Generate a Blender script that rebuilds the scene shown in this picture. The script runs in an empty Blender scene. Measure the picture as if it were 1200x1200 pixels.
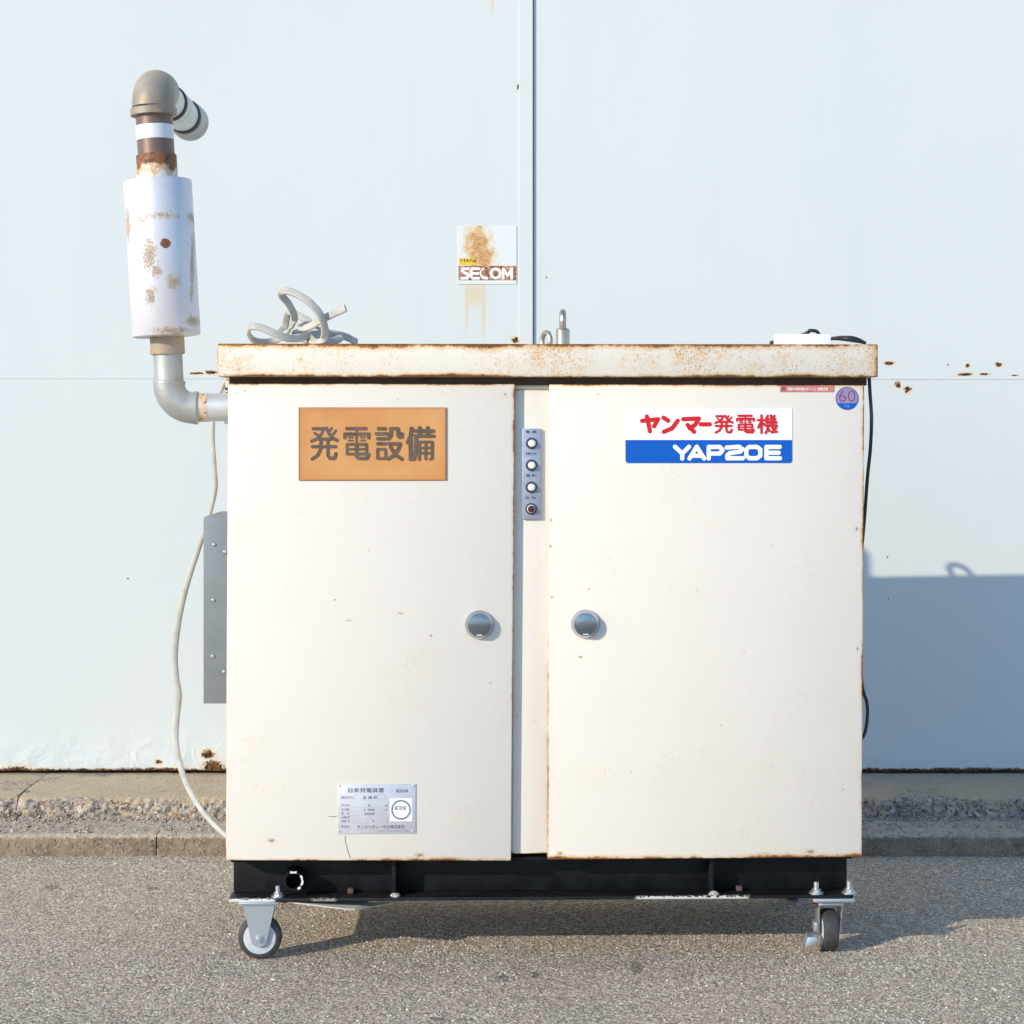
import bpy, bmesh, math, random
from mathutils import Vector, Matrix, noise as mnoise
random.seed(7)
C = bpy.context.scene.collection
SC = bpy.context.scene
R = math.radians

# ------------------------------------------------------------------ camera, sky, sun, exposure
CAM_D, CAM_H, F = 4.5, 1.255, 2250.0            # metres in front of the cabinet, eye height, focal length (px of a 1200 px frame)
cam = bpy.data.cameras.new('camera'); cam_o = bpy.data.objects.new('camera', cam); C.objects.link(cam_o)
cam_o.location = (0, -CAM_D, CAM_H); cam_o.rotation_euler = (R(90), 0, 0)
cam.sensor_width = 36; cam.lens = F / 1200 * 36; cam.shift_y = -100 / 1200
cam.clip_start = .05; cam.clip_end = 600
SC.camera = cam_o

SUN_DIR = Vector((1.25, 1.0, -.645)).normalized()      # direction the light travels
world = bpy.data.worlds.new('World'); SC.world = world; world.use_nodes = True
wn, wl = world.node_tree.nodes, world.node_tree.links
sky = wn.new('ShaderNodeTexSky'); sky.sky_type = 'NISHITA'; sky.sun_disc = False
sky.sun_elevation = math.asin(-SUN_DIR.z)
sky.sun_rotation = math.atan2(-SUN_DIR.x, -SUN_DIR.y)
sky.air_density = 1.0; sky.dust_density = .2; sky.ozone_density = 5.0
bg = wn['Background']; bg.inputs['Strength'].default_value = .15
wl.new(sky.outputs[0], bg.inputs['Color'])
sun = bpy.data.lights.new('sun', 'SUN'); sun.energy = 2.42; sun.angle = R(.5); sun.color = (1, .90, .73)
sun_o = bpy.data.objects.new('sun', sun); C.objects.link(sun_o)
sun_o.location = (-6, -5, 4); sun_o.rotation_euler = SUN_DIR.to_track_quat('-Z', 'Y').to_euler()
SC.view_settings.view_transform = 'Standard'; SC.view_settings.look = 'None'
SC.view_settings.exposure = .83; SC.view_settings.gamma = 1; SC.view_settings.use_curve_mapping = False
SC.render.engine = 'CYCLES'
SC.cycles.use_denoising = True

# ------------------------------------------------------------------ coordinates
YAW = R(1.5)                                      # the cabinet stands slightly turned to the wall
RY = Matrix.Rotation(YAW, 4, 'Z'); RI = RY.inverted()
CAM = Vector((0, -CAM_D, CAM_H))
def ray(px, py): return Vector(((px - 600) / F, 1, -(py - 500) / F))
def L(px, py, d):                                 # point of the cabinet's own plane y = d
    o = RI @ CAM; v = RI.to_3x3() @ ray(px, py); t = (d - o.y) / v.y
    return o + v * t
def Wd(px, py, d): return RY @ L(px, py, d)       # same point in the world
def Wy(px, py, y):                                # point of the world plane y = const
    return CAM + ray(px, py) * (y + CAM_D)
def S(d): return F / (CAM_D + d)                  # px per metre at depth d

# ------------------------------------------------------------------ objects
def tag(o, label=None, cat=None, group=None, kind=None):
    for k, v in (('label', label), ('category', cat), ('group', group), ('kind', kind)):
        if v: o[k] = v
    return o
def empty(name, loc=(0, 0, 0), rot=0, parent=None):
    o = bpy.data.objects.new(name, None); C.objects.link(o); o.location = loc; o.rotation_euler = (0, 0, rot)
    o.empty_display_size = .1
    if parent: o.parent = parent
    return o
class MB:
    def __init__(s): s.bm = bmesh.new()
    def poly(s, pts): return s.bm.faces.new([s.bm.verts.new(p) for p in pts])
    def hexa(s, p, bev=0, seg=2):                 # 8 points: front a b c d, back a b c d
        v = [s.bm.verts.new(q) for q in p]
        fs = [s.bm.faces.new([v[i] for i in f]) for f in
              ((0, 1, 2, 3), (7, 6, 5, 4), (0, 4, 5, 1), (1, 5, 6, 2), (2, 6, 7, 3), (3, 7, 4, 0))]
        if bev:
            es = list({e for f in fs for e in f.edges})
            bmesh.ops.bevel(s.bm, geom=es, offset=bev, segments=seg, affect='EDGES', profile=.5)
        return s
    def box(s, x0, x1, y0, y1, z0, z1, bev=0, seg=2):
        return s.hexa([(x0, y0, z0), (x1, y0, z0), (x1, y0, z1), (x0, y0, z1),
                       (x0, y1, z0), (x1, y1, z0), (x1, y1, z1), (x0, y1, z1)], bev, seg)
    def slab(s, q, d0, d1, bev=0, seg=2):         # 4 (x,z) corners from depth d0 to d1
        return s.hexa([(x, d0, z) for x, z in q] + [(x, d1, z) for x, z in q], bev, seg)
    def prism(s, pts, d0, d1):                    # (x,z) outline from depth d0 to d1
        a = [s.bm.verts.new((x, d0, z)) for x, z in pts]; b = [s.bm.verts.new((x, d1, z)) for x, z in pts]
        s.bm.faces.new(a); s.bm.faces.new(b[::-1]); n = len(pts)
        for i in range(n): s.bm.faces.new((a[i], b[i], b[(i + 1) % n], a[(i + 1) % n]))
        return s
    def lathe(s, p0, axis, prof, n=32, caps=True):  # prof: (distance along axis, radius)
        p0 = Vector(p0); a = Vector(axis).normalized()
        u = a.orthogonal().normalized(); w = a.cross(u); rings = []
        for t, r in prof:
            rings.append([s.bm.verts.new(p0 + a * t + (u * math.cos(k * 2 * math.pi / n) + w * math.sin(k * 2 * math.pi / n)) * r) for k in range(n)])
        for A, B in zip(rings, rings[1:]):
            for k in range(n): s.bm.faces.new((A[k], A[(k + 1) % n], B[(k + 1) % n], B[k]))
        if caps: s.bm.faces.new(rings[0][::-1]); s.bm.faces.new(rings[-1])
        return s
    def sweep(s, pts, rw, rt=None, ref=(0, -1, 0), n=12, caps=True, sq=1.0):   # tube, oval when rt is given
        pts = [Vector(p) for p in pts]; rt = rt or rw; ref = Vector(ref); rings = []; side = None
        for i, p in enumerate(pts):
            t = (pts[min(i + 1, len(pts) - 1)] - pts[max(i - 1, 0)]).normalized()
            sd = t.cross(ref)
            if sd.length < .15: sd = side - t * side.dot(t) if side else t.orthogonal()
            sd.normalize()
            if side and sd.dot(side) < 0: sd = -sd
            if side: sd = (sd * .5 + side * .5); sd = (sd - t * sd.dot(t)).normalized()
            side = sd; nn = t.cross(sd)
            w_ = rw[i] if isinstance(rw, (list, tuple)) else rw; t_ = rt[i] if isinstance(rt, (list, tuple)) else rt
            pw_ = lambda q: math.copysign(abs(q) ** sq, q)
            rings.append([s.bm.verts.new(p + sd * pw_(math.cos(k * 2 * math.pi / n)) * w_ + nn * pw_(math.sin(k * 2 * math.pi / n)) * t_) for k in range(n)])
        for A, B in zip(rings, rings[1:]):
            for k in range(n): s.bm.faces.new((A[k], A[(k + 1) % n], B[(k + 1) % n], B[k]))
        if caps: s.bm.faces.new(rings[0][::-1]); s.bm.faces.new(rings[-1])
        return s
    def strokes(s, lines, w, f, d):               # flat pen strokes with round ends; f maps glyph space to (x,z); every piece a hair proud of the last
        k = 0
        for ln in lines:
            ww = w
            if isinstance(ln, tuple) and isinstance(ln[0], (int, float)) and isinstance(ln[1], list): ww, ln = ln
            P = [Vector(f(*q)) for q in ln]
            for p in P:
                y = d - k * 1.2e-5; k += 1
                s.poly([(p.x + ww / 2 * math.cos(a * math.pi / 8), y, p.y + ww / 2 * math.sin(a * math.pi / 8)) for a in range(16)])
            for a, b in zip(P, P[1:]):
                v = (b - a)
                if v.length < 1e-6: continue
                v.normalize(); q = Vector((-v.y, v.x)) * ww / 2; y = d - k * 1.2e-5; k += 1
                s.poly([((a - q).x, y, (a - q).y), ((b - q).x, y, (b - q).y), ((b + q).x, y, (b + q).y), ((a + q).x, y, (a + q).y)])
        return s
    def build(s, name, mat, parent=None, smooth=True, ang=35, off=None):
        bmesh.ops.recalc_face_normals(s.bm, faces=s.bm.faces)
        if off is not None: bmesh.ops.translate(s.bm, verts=s.bm.verts, vec=-Vector(off))
        me = bpy.data.meshes.new(name); s.bm.to_mesh(me); s.bm.free()
        me.materials.append(mat)
        if smooth:
            me.shade_smooth()
            me.set_sharp_from_angle(angle=R(ang))
        o = bpy.data.objects.new(name, me); C.objects.link(o)
        if parent: o.parent = parent
        if off is not None: o.location = off
        return o
def spline(P, n=10):
    P = [Vector(p) for p in P]; Q = [P[0] * 2 - P[1]] + P + [P[-1] * 2 - P[-2]]; out = []
    for i in range(1, len(Q) - 2):
        a, b, c, d = Q[i - 1:i + 3]
        for k in range(n):
            t = k / n
            out.append(.5 * ((2 * b) + (c - a) * t + (2 * a - 5 * b + 4 * c - d) * t * t + (3 * b - a - 3 * c + d) * t ** 3))
    return out + [P[-1]]

# ------------------------------------------------------------------ materials
class G:
    def __init__(s, name, rough=.6, metal=0, spec=.5):
        s.m = bpy.data.materials.new(name); s.m.use_nodes = True
        s.N, s.K = s.m.node_tree.nodes, s.m.node_tree.links
        s.b = s.N['Principled BSDF']
        s.b.inputs['Roughness'].default_value = rough; s.b.inputs['Metallic'].default_value = metal
        s.b.inputs['Specular IOR Level'].default_value = spec
        s.tc = s.N.new('ShaderNodeTexCoord')
        s.obj, s.gen = s.tc.outputs['Object'], s.tc.outputs['Generated']
    def put(s, sock, v):
        if isinstance(v, bpy.types.NodeSocket): s.K.new(v, sock)
        elif sock.type == 'RGBA' and len(v) == 3: sock.default_value = (*v, 1)
        else: sock.default_value = v
    def math(s, op, a, b=0.0, clamp=False):
        n = s.N.new('ShaderNodeMath'); n.operation = op; n.use_clamp = clamp; s.put(n.inputs[0], a); s.put(n.inputs[1], b); return n.outputs[0]
    def vec(s, op, a, b=(0, 0, 0)):
        n = s.N.new('ShaderNodeVectorMath'); n.operation = op; s.put(n.inputs[0], a); s.put(n.inputs[1], b)
        return n.outputs['Value' if op in ('LENGTH', 'DISTANCE', 'DOT_PRODUCT') else 'Vector']
    def sep(s, v):
        n = s.N.new('ShaderNodeSeparateXYZ'); s.put(n.inputs[0], v); return n.outputs
    def noise(s, scale, detail=3, rough=.55, v=None, dist=0):
        n = s.N.new('ShaderNodeTexNoise'); s.put(n.inputs['Vector'], v or s.obj); n.inputs['Scale'].default_value = scale
        n.inputs['Detail'].default_value = detail; n.inputs['Roughness'].default_value = rough; n.inputs['Distortion'].default_value = dist; return n.outputs[0]
    def voro(s, scale, v=None, feat='F1', out='Distance', rnd=1):
        n = s.N.new('ShaderNodeTexVoronoi'); n.feature = feat; s.put(n.inputs['Vector'], v or s.obj); n.inputs['Scale'].default_value = scale
        n.inputs['Randomness'].default_value = rnd; return n.outputs[out]
    def step(s, v, a, b, lo=0.0, hi=1.0):          # smooth ramp, a -> lo, b -> hi
        n = s.N.new('ShaderNodeMapRange'); n.interpolation_type = 'SMOOTHSTEP'
        s.put(n.inputs['Value'], v)
        if a <= b: vals = (a, b, lo, hi)
        else: vals = (b, a, hi, lo)
        for i, x in zip(('From Min', 'From Max', 'To Min', 'To Max'), vals): n.inputs[i].default_value = x
        return n.outputs[0]
    def mix(s, f, a, b, mode='MIX'):
        n = s.N.new('ShaderNodeMix'); n.data_type = 'RGBA'; n.blend_type = mode
        s.put(n.inputs[0], f); s.put(n.inputs[6], a); s.put(n.inputs[7], b); return n.outputs[2]
    def ramp(s, f, stops):
        n = s.N.new('ShaderNodeValToRGB'); s.put(n.inputs[0], f); e = n.color_ramp.elements
        while len(e) < len(stops): e.new(.5)
        for x, (p, c) in zip(e, stops): x.position = p; x.color = (*c, 1)
        return n.outputs[0]
    def stretch(s, sc, v=None): return s.vec('MULTIPLY', v or s.obj, sc)
    def color(s, v): s.put(s.b.inputs['Base Color'], v)
    def rough(s, v): s.put(s.b.inputs['Roughness'], v)
    def metal(s, v): s.put(s.b.inputs['Metallic'], v)
    def bump(s, h, dist=.002, strength=1.0):
        n = s.N.new('ShaderNodeBump'); n.inputs['Distance'].default_value = dist; n.inputs['Strength'].default_value = strength
        s.put(n.inputs['Height'], h); s.K.new(n.outputs[0], s.b.inputs['Normal'])
RUST_D, RUST_M, RUST_Y = (.085, .032, .013), (.34, .135, .040), (.66, .38, .12)

def flat(name, col, rough=.6, metal=0, var=.08, scale=60, spec=.5, bump=0):
    g = G(name, rough, metal, spec); n = g.noise(scale, 4, .6)
    g.color(g.mix(g.step(n, .3, .7), tuple(c * (1 - var) for c in col), tuple(min(1, c * (1 + var)) for c in col)))
    g.rough(g.step(g.noise(scale * .4, 3), .3, .7, max(.05, rough - .08), min(1, rough + .1)))
    if bump: g.bump(n, bump)
    return g.m

CREAM = (.738, .685, .605)
def paint(name, W, H, edges, speck=.5, stain=.5, side=0, base=CREAM, marks=(), depth=.02):
    """old cream enamel on a sheet W x H metres; edges = rust width in metres at left, right, bottom, top"""
    g = G(name, .5, 0, .22)
    gx, gy, gz = g.sep(g.gen)
    X, Z = g.math('MULTIPLY', gx, W), g.math('MULTIPLY', gz, H)
    ds = [X, g.math('SUBTRACT', W, X), Z, g.math('SUBTRACT', H, Z)]
    fine, mid, big = g.noise(230, 5, .65), g.noise(38, 4, .6), g.noise(5.5, 2)
    def near(a, b, wa, wb):
        q = [g.math('DIVIDE', d, w) for d, w in ((a, wa), (b, wb)) if w]
        return 9.0 if not q else q[0] if len(q) == 1 else g.math('MINIMUM', *q)
    fx, fz = near(ds[0], ds[1], edges[0], edges[1]), near(ds[2], ds[3], edges[2], edges[3])
    Y = g.math('MULTIPLY', gy, depth); fy = near(Y, g.math('SUBTRACT', depth, Y), .004, .004)
    f = g.math('MAXIMUM', g.math('MINIMUM', fx, fz), g.math('MINIMUM', g.math('MAXIMUM', fx, fz), fy))   # distance to the sheet's edge on whichever side it faces
    n = g.math('ADD', g.math('MULTIPLY', fine, 2.2), g.math('ADD', g.math('MULTIPLY', mid, 3.2), g.math('MULTIPLY', big, 5.0)))
    v = g.math('SUBTRACT', f, g.math('SUBTRACT', n, 4.9))
    yel = g.step(v, 2.6, .5); rust = g.step(v, .95, .35); dark = g.step(v, .35, -.25)
    # specks and freckles of rust
    bias = g.math('MULTIPLY', g.math('SUBTRACT', gx, .25), side)
    zone = g.math('ADD', g.noise(6, 3), bias)
    sp = g.step(g.math('ADD', g.noise(190, 3, .75), g.math('MULTIPLY', zone, .34)), .875 - .075 * speck, .91 - .075 * speck)
    st = g.math('MULTIPLY', g.step(g.math('ADD', g.math('MULTIPLY', g.noise(60, 5, .7), .75), g.math('MULTIPLY', zone, .6)), .69, .90), stain)
    dust = g.step(g.noise(2.2, 4, .6, g.stretch((1, 1, .5))), .35, .7)
    c = g.mix(g.math('MULTIPLY', dust, .28), base, tuple(k * f for k, f in zip(base, (.93, .92, .90))))
    c = g.mix(g.math('MULTIPLY', st, .75), c, (.66, .40, .15))
    c = g.mix(g.math('MULTIPLY', yel, .7), c, RUST_Y)
    c = g.mix(g.math('MULTIPLY', sp, .8), c, g.mix(g.step(mid, .4, .6), (.20, .10, .05), (.46, .21, .07)))
    D = None
    for px, py, rx, rz in marks:                    # single chips and scrapes (front-view px)
        p = L(px, py, 0); q = 1 / S(0)
        d = g.vec('LENGTH', g.vec('MULTIPLY', g.vec('SUBTRACT', g.obj, (p.x, 0, p.z)), (.95 / (rx * q), 0, .95 / (rz * q))))
        D = d if D is None else g.math('MINIMUM', D, d)
    if D is not None:
        D = g.math('ADD', D, g.math('MULTIPLY', g.math('SUBTRACT', g.noise(210, 4, .75), .5), 3.4))
        c = g.mix(g.math('MULTIPLY', g.step(D, 1.5, .6), .35), c, (.62, .42, .20)); c = g.mix(g.math('MULTIPLY', g.step(D, .8, .3), .7), c, (.25, .14, .07))
    c = g.mix(rust, c, RUST_M); c = g.mix(g.math('MULTIPLY', dark, .75), c, RUST_D)
    g.color(c); g.rough(g.step(rust, 0, 1, .5, .92))
    h = g.math('ADD', g.math('MULTIPLY', g.noise(160, 2), .25), g.math('MULTIPLY', g.noise(3.0, 2), 3.0))
    g.bump(g.math('SUBTRACT', h, g.math('MULTIPLY', rust, .5)), .0009)
    return g.m

def metal_mat(name, base, rust=.3, rough=.42, metal=.75, rusty=RUST_M, scale=26, grime=.25):
    g = G(name, rough, metal)
    big, fine = g.noise(scale, 4, .6), g.noise(scale * 7, 4, .65)
    v = g.math('ADD', g.math('MULTIPLY', big, .65), g.math('MULTIPLY', fine, .35))
    t = .72 - .34 * rust
    halo, r = g.step(v, t - .045, t + .03), g.step(v, t + .015, t + .045)
    c = g.mix(g.math('MULTIPLY', g.step(g.noise(9, 4), .35, .7), grime), base, tuple(k * .55 for k in base))
    c = g.mix(g.math('MULTIPLY', halo, .6), c, RUST_Y); c = g.mix(r, c, rusty)
    c = g.mix(g.math('MULTIPLY', g.step(fine, .58, .66), g.math('MULTIPLY', r, .8)), c, RUST_D)
    g.color(c); g.metal(g.math('MULTIPLY', g.math('SUBTRACT', 1, halo), metal)); g.rough(g.step(halo, 0, 1, rough, .85))
    g.bump(g.math('ADD', g.math('MULTIPLY', fine, .5), g.math('MULTIPLY', r, .6)), .0006)
    return g.m

# ---- the wall's paint, with its rust where it flakes (world coordinates)
WALL_L, WALL_R = 1.745, 1.752
ZBW = Wy(600, 902.5, WALL_R).z
def wall_paint():
    g = G('wall_paint', .6, 0, .18)
    spots = []                                      # px centre, px half sizes
    for px, py, rx, rz in ((1043, 425.5, 6, 2), (1133.5, 428.5, 2.6, 2.2), (1170, 427.5, 3.5, 3), (1052, 451, 3.4, 4), (1063.5, 456.5, 4, 4),
                           (1131, 439, 8, 1.7), (1153, 438.6, 6, 1.6), (1188, 440, 5, .8), (1111, 427.5, .8, .8), (232, 437.5, 9, 1.3), (248, 436.5, 8, 2.2),
                           (604, 398.5, 4, 3.5), (607, 102, 1.2, 3), (640.5, 325, 1.3, .8), (250, 898, 12, 7), (244, 884, 8, 5), (186, 893, 4, 2.5),
                           (1041, 702, 1.2, 1.2), (1040, 653, 1, 1), (150, 678, 1.2, .8), (60, 905, 22, 4), (20, 903, 18, 4.5), (120, 905, 26, 3.2), (200, 904, 30, 4)):
        p = Wy(px, py, WALL_R if px > 624 else WALL_L); k = 1 / S(WALL_R); spots.append((p.x, p.z, rx * k, rz * k))
    nz = g.math('MULTIPLY', g.math('SUBTRACT', g.noise(90, 4, .65), .5), 2.6)
    D = None
    for x, z, rx, rz in spots:
        d = g.vec('LENGTH', g.vec('MULTIPLY', g.vec('SUBTRACT', g.obj, (x, 0, z)), (1 / rx, 0, 1 / rz)))
        D = d if D is None else g.math('MINIMUM', D, d)
    D = g.math('ADD', D, nz)
    D2 = None                                       # brown streaks under the sign
    for px, py, rx, rz in ((547, 352, 3.6, 52), (567, 356, 3.8, 62), (556, 345, 17, 22), (577, 0, 3, 26)):
        p = Wy(px, py, WALL_L); k = 1 / S(WALL_L)
        d = g.vec('LENGTH', g.vec('MULTIPLY', g.vec('SUBTRACT', g.obj, (p.x, 0, p.z)), (1 / (rx * k), 0, 1 / (rz * k))))
        D2 = d if D2 is None else g.math('MINIMUM', D2, d)
    x, y, z = g.sep(g.obj)
    low = g.math('SUBTRACT', z, ZBW)
    edge = g.step(g.math('ADD', g.math('DIVIDE', low, .0075), g.math('MULTIPLY', g.math('SUBTRACT', g.noise(30, 5, .7), .5), 3.5)), 1.3, .3)  # foot rust, its colour also carrying the shade of the gap below
    faded = g.noise(1.2, 5, .6, g.stretch((1, 1, .45)))
    c = g.ramp(faded, [(.3, (.595, .630, .622)), (.7, (.62, .65, .638))])
    streak = g.step(g.noise(10, 4, .6, g.stretch((1, 1, .05))), .52, .78)
    c = g.mix(g.math('MULTIPLY', streak, .16), c, (.54, .58, .58))
    grit = g.step(g.math('ADD', g.noise(110, 3, .7), g.math('MULTIPLY', g.noise(3, 2), .2)), .86, .9)
    c = g.mix(g.math('MULTIPLY', grit, .4), c, (.3, .28, .25))
    c = g.mix(g.math('MULTIPLY', g.step(D2, 1.05, .1), .62), c, (.66, .48, .22))
    c = g.mix(g.math('MULTIPLY', g.step(D, 2.1, 1.0), .55), c, (.70, .53, .30))
    core = g.math('MAXIMUM', g.step(D, 1.05, .75), edge)
    c = g.mix(core, c, g.ramp(g.noise(120, 4, .6), [(.38, (.032, .015, .009)), (.64, (.20, .085, .03))]))
    g.color(c); g.rough(g.step(core, 0, 1, .62, .95))
    h = g.math('ADD', g.math('MULTIPLY', g.noise(1.7, 3), 2), g.math('MULTIPLY', g.noise(140, 2), .12))
    dent = g.math('MULTIPLY', g.step(low, .16, .02), g.noise(11, 3, .5, dist=.8))
    h = g.math('ADD', h, g.math('MULTIPLY', dent, 7))
    g.bump(g.math('SUBTRACT', h, g.math('MULTIPLY', core, .5)), .0014)
    return g.m

def asphalt():
    g = G('asphalt', .85)
    cs = g.sep(g.voro(185, out='Color')); dst = g.voro(185)
    c2 = g.sep(g.voro(88, out='Color')); d2 = g.voro(88)
    c3 = g.sep(g.voro(50, out='Color')); d3 = g.voro(50)
    big = g.noise(1.1, 5, .6); patch = g.noise(7, 4, .6)
    base = g.ramp(cs[0], [(.0, (0.137, 0.116, 0.089)), (.4, (0.329, 0.281, 0.215)), (.75, (0.481, 0.413, 0.316)), (1, (0.802, 0.708, 0.552))])
    base = g.mix(g.step(cs[1], .82, 1), base, (0.577, 0.385, 0.209))
    s2 = g.math('MULTIPLY', g.step(c2[2], .62, .68), g.step(d2, .45, .30))
    s3 = g.math('MULTIPLY', g.step(c3[1], .80, .84), g.step(d3, .40, .28))
    c = g.mix(g.math('MULTIPLY', s2, .85), base, g.ramp(c2[0], [(0, (0.209, 0.177, 0.135)), (.35, (0.481, 0.408, 0.310)), (.7, (0.771, 0.678, 0.525)), (1, (0.900, 0.900, 0.834))]))
    c = g.mix(g.math('MULTIPLY', s3, .8), c, g.ramp(c3[0], [(0, (0.353, 0.300, 0.229)), (.6, (0.610, 0.531, 0.418)), (1, (0.900, 0.900, 0.754))]))
    c = g.mix(g.math('MULTIPLY', g.step(big, .35, .7), .22), c, (0.305, 0.270, 0.215))
    c = g.mix(g.math('MULTIPLY', g.step(patch, .56, .75), .28), c, (0.225, 0.188, 0.141))
    sx, sy, sz = g.sep(g.obj); D = None              # a few dark scuffs and tar spots
    for px, py, rx, rz in ((515, 1194, 13, 1.4), (545, 1195, 14, 1.2), (590, 1146, 10, 3), (628, 1142, 8, 3), (838, 1153, 4, 2), (745, 1133, 9, 5), (60, 1040, 12, 2), (180, 1041, 9, 1.5)):
        y = CAM_H * F / (py - 500) - CAM_D; p = Wy(px, py, y); k = 1 / S(y)
        d = g.vec('LENGTH', g.vec('MULTIPLY', g.vec('SUBTRACT', g.obj, (p.x, p.y, 0)), (1 / (rx * k), 1 / (rz * k * 6), 0)))
        D = d if D is None else g.math('MINIMUM', D, d)
    c = g.mix(g.math('MULTIPLY', g.step(g.math('ADD', D, g.math('MULTIPLY', g.math('SUBTRACT', g.noise(60, 4), .5), 2)), 1.1, .5), .62), c, (.06, .055, .05))
    c = g.mix(1, c, (1.03, 1.0, .975), 'MULTIPLY')
    g.color(c)
    h = g.math('ADD', g.math('MULTIPLY', g.step(dst, .6, .1), g.step(cs[2], 0, 1, .2, 1)), g.math('ADD', s2, g.math('MULTIPLY', s3, 1.3)))
    g.bump(g.math('ADD', h, g.math('MULTIPLY', g.noise(5, 3), 1.5)), .0032)
    return g.m
def concrete(name, a, b, warm, rough=.9, agg=.5, bump=.002, splash=0, broken=0):
    g = G(name, rough)
    big, mid, fine = g.noise(2.3, 4, .6), g.noise(22, 4, .6), g.noise(260, 3, .6)
    x, y, z = g.sep(g.obj)
    c = g.mix(g.step(big, .3, .7), a, b); c = g.mix(g.math('MULTIPLY', g.step(mid, .45, .7), .5), c, warm)
    cc = g.sep(g.voro(95, out='Color')); dd = g.voro(95); c2 = g.sep(g.voro(210, out='Color'))
    st = g.math('MULTIPLY', g.step(cc[0], .40, .5), g.step(dd, .5, .3))
    grain = g.ramp(c2[0], [(0, (.17, .145, .115)), (.5, (.36, .31, .25)), (1, (.56, .50, .41))])
    stones = g.ramp(cc[1], [(0, (.10, .09, .08)), (.3, (.26, .235, .21)), (.55, (.42, .37, .31)), (.75, (.50, .33, .19)), (1, (.62, .56, .48))])
    if broken:                                      # the broken edge shows the aggregate inside
        m = g.step(g.math('ADD', z, g.math('ADD', g.math('MULTIPLY', g.math('SUBTRACT', mid, .5), .03), g.math('MULTIPLY', g.math('SUBTRACT', g.noise(6, 4), .5), .07))), broken, broken - .008)
        core = g.mix(.7, g.mix(.5, grain, (.33, .27, .2)), stones)
        core = g.mix(g.step(g.noise(60, 5, .7), .54, .64), core, (.06, .052, .045))
        core = g.mix(st, core, stones)
        c = g.mix(g.math('MULTIPLY', st, agg), g.mix(.12, c, grain), stones); c = g.mix(m, c, core)
    else:
        c = g.mix(.45 * agg, c, grain); c = g.mix(g.math('MULTIPLY', st, agg), c, stones)
    if splash:                                      # road dirt thrown against the face
        zz = g.math('ADD', z, g.math('MULTIPLY', g.math('SUBTRACT', g.noise(40, 4), .5), .02))
        d = g.mix(g.step(g.noise(9, 4), .35, .65), (.10, .065, .04), (.22, .16, .105))
        c = g.mix(g.math('MULTIPLY', g.step(zz, splash, splash - .006), g.step(c2[1], .98, .85, .30, .74)), c, d)
    c = g.mix(g.math('MULTIPLY', g.step(fine, .55, .7), .35), c, tuple(k * .5 for k in a))
    g.color(c); g.bump(g.math('ADD', g.math('ADD', g.math('MULTIPLY', fine, .4), mid), g.math('MULTIPLY', st, .8)), bump)
    return g.m

M = {}
M['wall'] = wall_paint()
M['dark_gap'] = flat('dark_gap', (.02, .022, .025), .9)
M['asphalt'] = asphalt()
M['slab'] = concrete('old_concrete', (.45, .345, .215), (.52, .405, .26), (.40, .295, .18), agg=.15, bump=.002, broken=.121)
M['kerb'] = concrete('kerb_concrete', (.40, .325, .24), (.48, .40, .30), (.30, .225, .15), agg=.75, splash=.056)
M['rubble'] = concrete('broken_concrete', (.38, .32, .25), (.50, .43, .34), (.28, .21, .14), agg=.9, bump=.003)
M['brown'] = flat('brown_primer', (.045, .024, .014), .8)
M['black_paint'] = flat('black_paint', (.0065, .007, .009), .5, scale=30, var=.4, spec=.22)
M['chrome'] = metal_mat('worn_chrome', (.50, .52, .56), .05, .16, 1.0)
M['zinc'] = metal_mat('zinc_plate', (.62, .65, .68), .04, .38, .85, grime=.15)
M['bolt_steel'] = metal_mat('tarnished_steel', (.47, .44, .39), .12, .38, .8, grime=.4)
M['knob_face'] = metal_mat('dull_knob_face', (.30, .33, .37), .05, .2, .95, grime=.7)
M['galv'] = metal_mat('galvanised_pipe', (.50, .505, .485), .2, .5, .45, grime=.65)
M['galv_light'] = metal_mat('pale_galvanised_pipe', (.66, .68, .66), .1, .45, .5, grime=.4)
M['cast'] = metal_mat('weathered_cast_iron', (.41, .345, .265), .34, .55, .3, grime=.75, rusty=(.25, .18, .115))
M['rust_pipe'] = metal_mat('brown_pipe', (.20, .13, .10), .2, .38, .35, grime=.3, rusty=(.16, .075, .04))
M['rust_collar'] = metal_mat('rusty_collar', (.62, .52, .42), .52, .55, .2, grime=.2, rusty=(.27, .10, .035))
def half_rusted(name, top=True):
    g = G(name, .6, .05); gz = g.sep(g.gen)[2]; n = g.noise(38, 5, .7)
    v = g.math('ADD', gz if top else g.math('SUBTRACT', 1, gz), g.math('MULTIPLY', g.math('SUBTRACT', n, .5), 1.5))
    c = g.mix(g.step(v, .22, .40), (.74, .70, .66), (.60, .40, .20))
    c = g.mix(g.step(v, .42, .55), c, (.25, .095, .038)); c = g.mix(g.math('MULTIPLY', g.step(g.noise(90, 4, .7), .52, .6), g.step(v, .45, .6)), c, (.10, .042, .022))
    g.color(c); g.bump(n, .0012); return g.m
M['upper_collar'], M['lower_collar'] = half_rusted('rust_topped_collar'), metal_mat('brown_collar', (.46, .36, .27), .5, .55, .15, grime=.5, rusty=(.20, .095, .05))
M['white_band'] = metal_mat('white_band', (.78, .78, .78), .05, .5, .1, grime=.2)
M['dark_ring'] = flat('dark_ring', (.05, .05, .05), .6)
M['rubber'] = flat('tyre_rubber', (.045, .043, .042), .6, var=.25, scale=90)
M['grey_plastic'] = flat('grey_plastic_rim', (.52, .53, .56), .5)
M['steel_grey'] = flat('grey_box_paint', (.175, .195, .21), .5, var=.06, scale=14)
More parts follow.
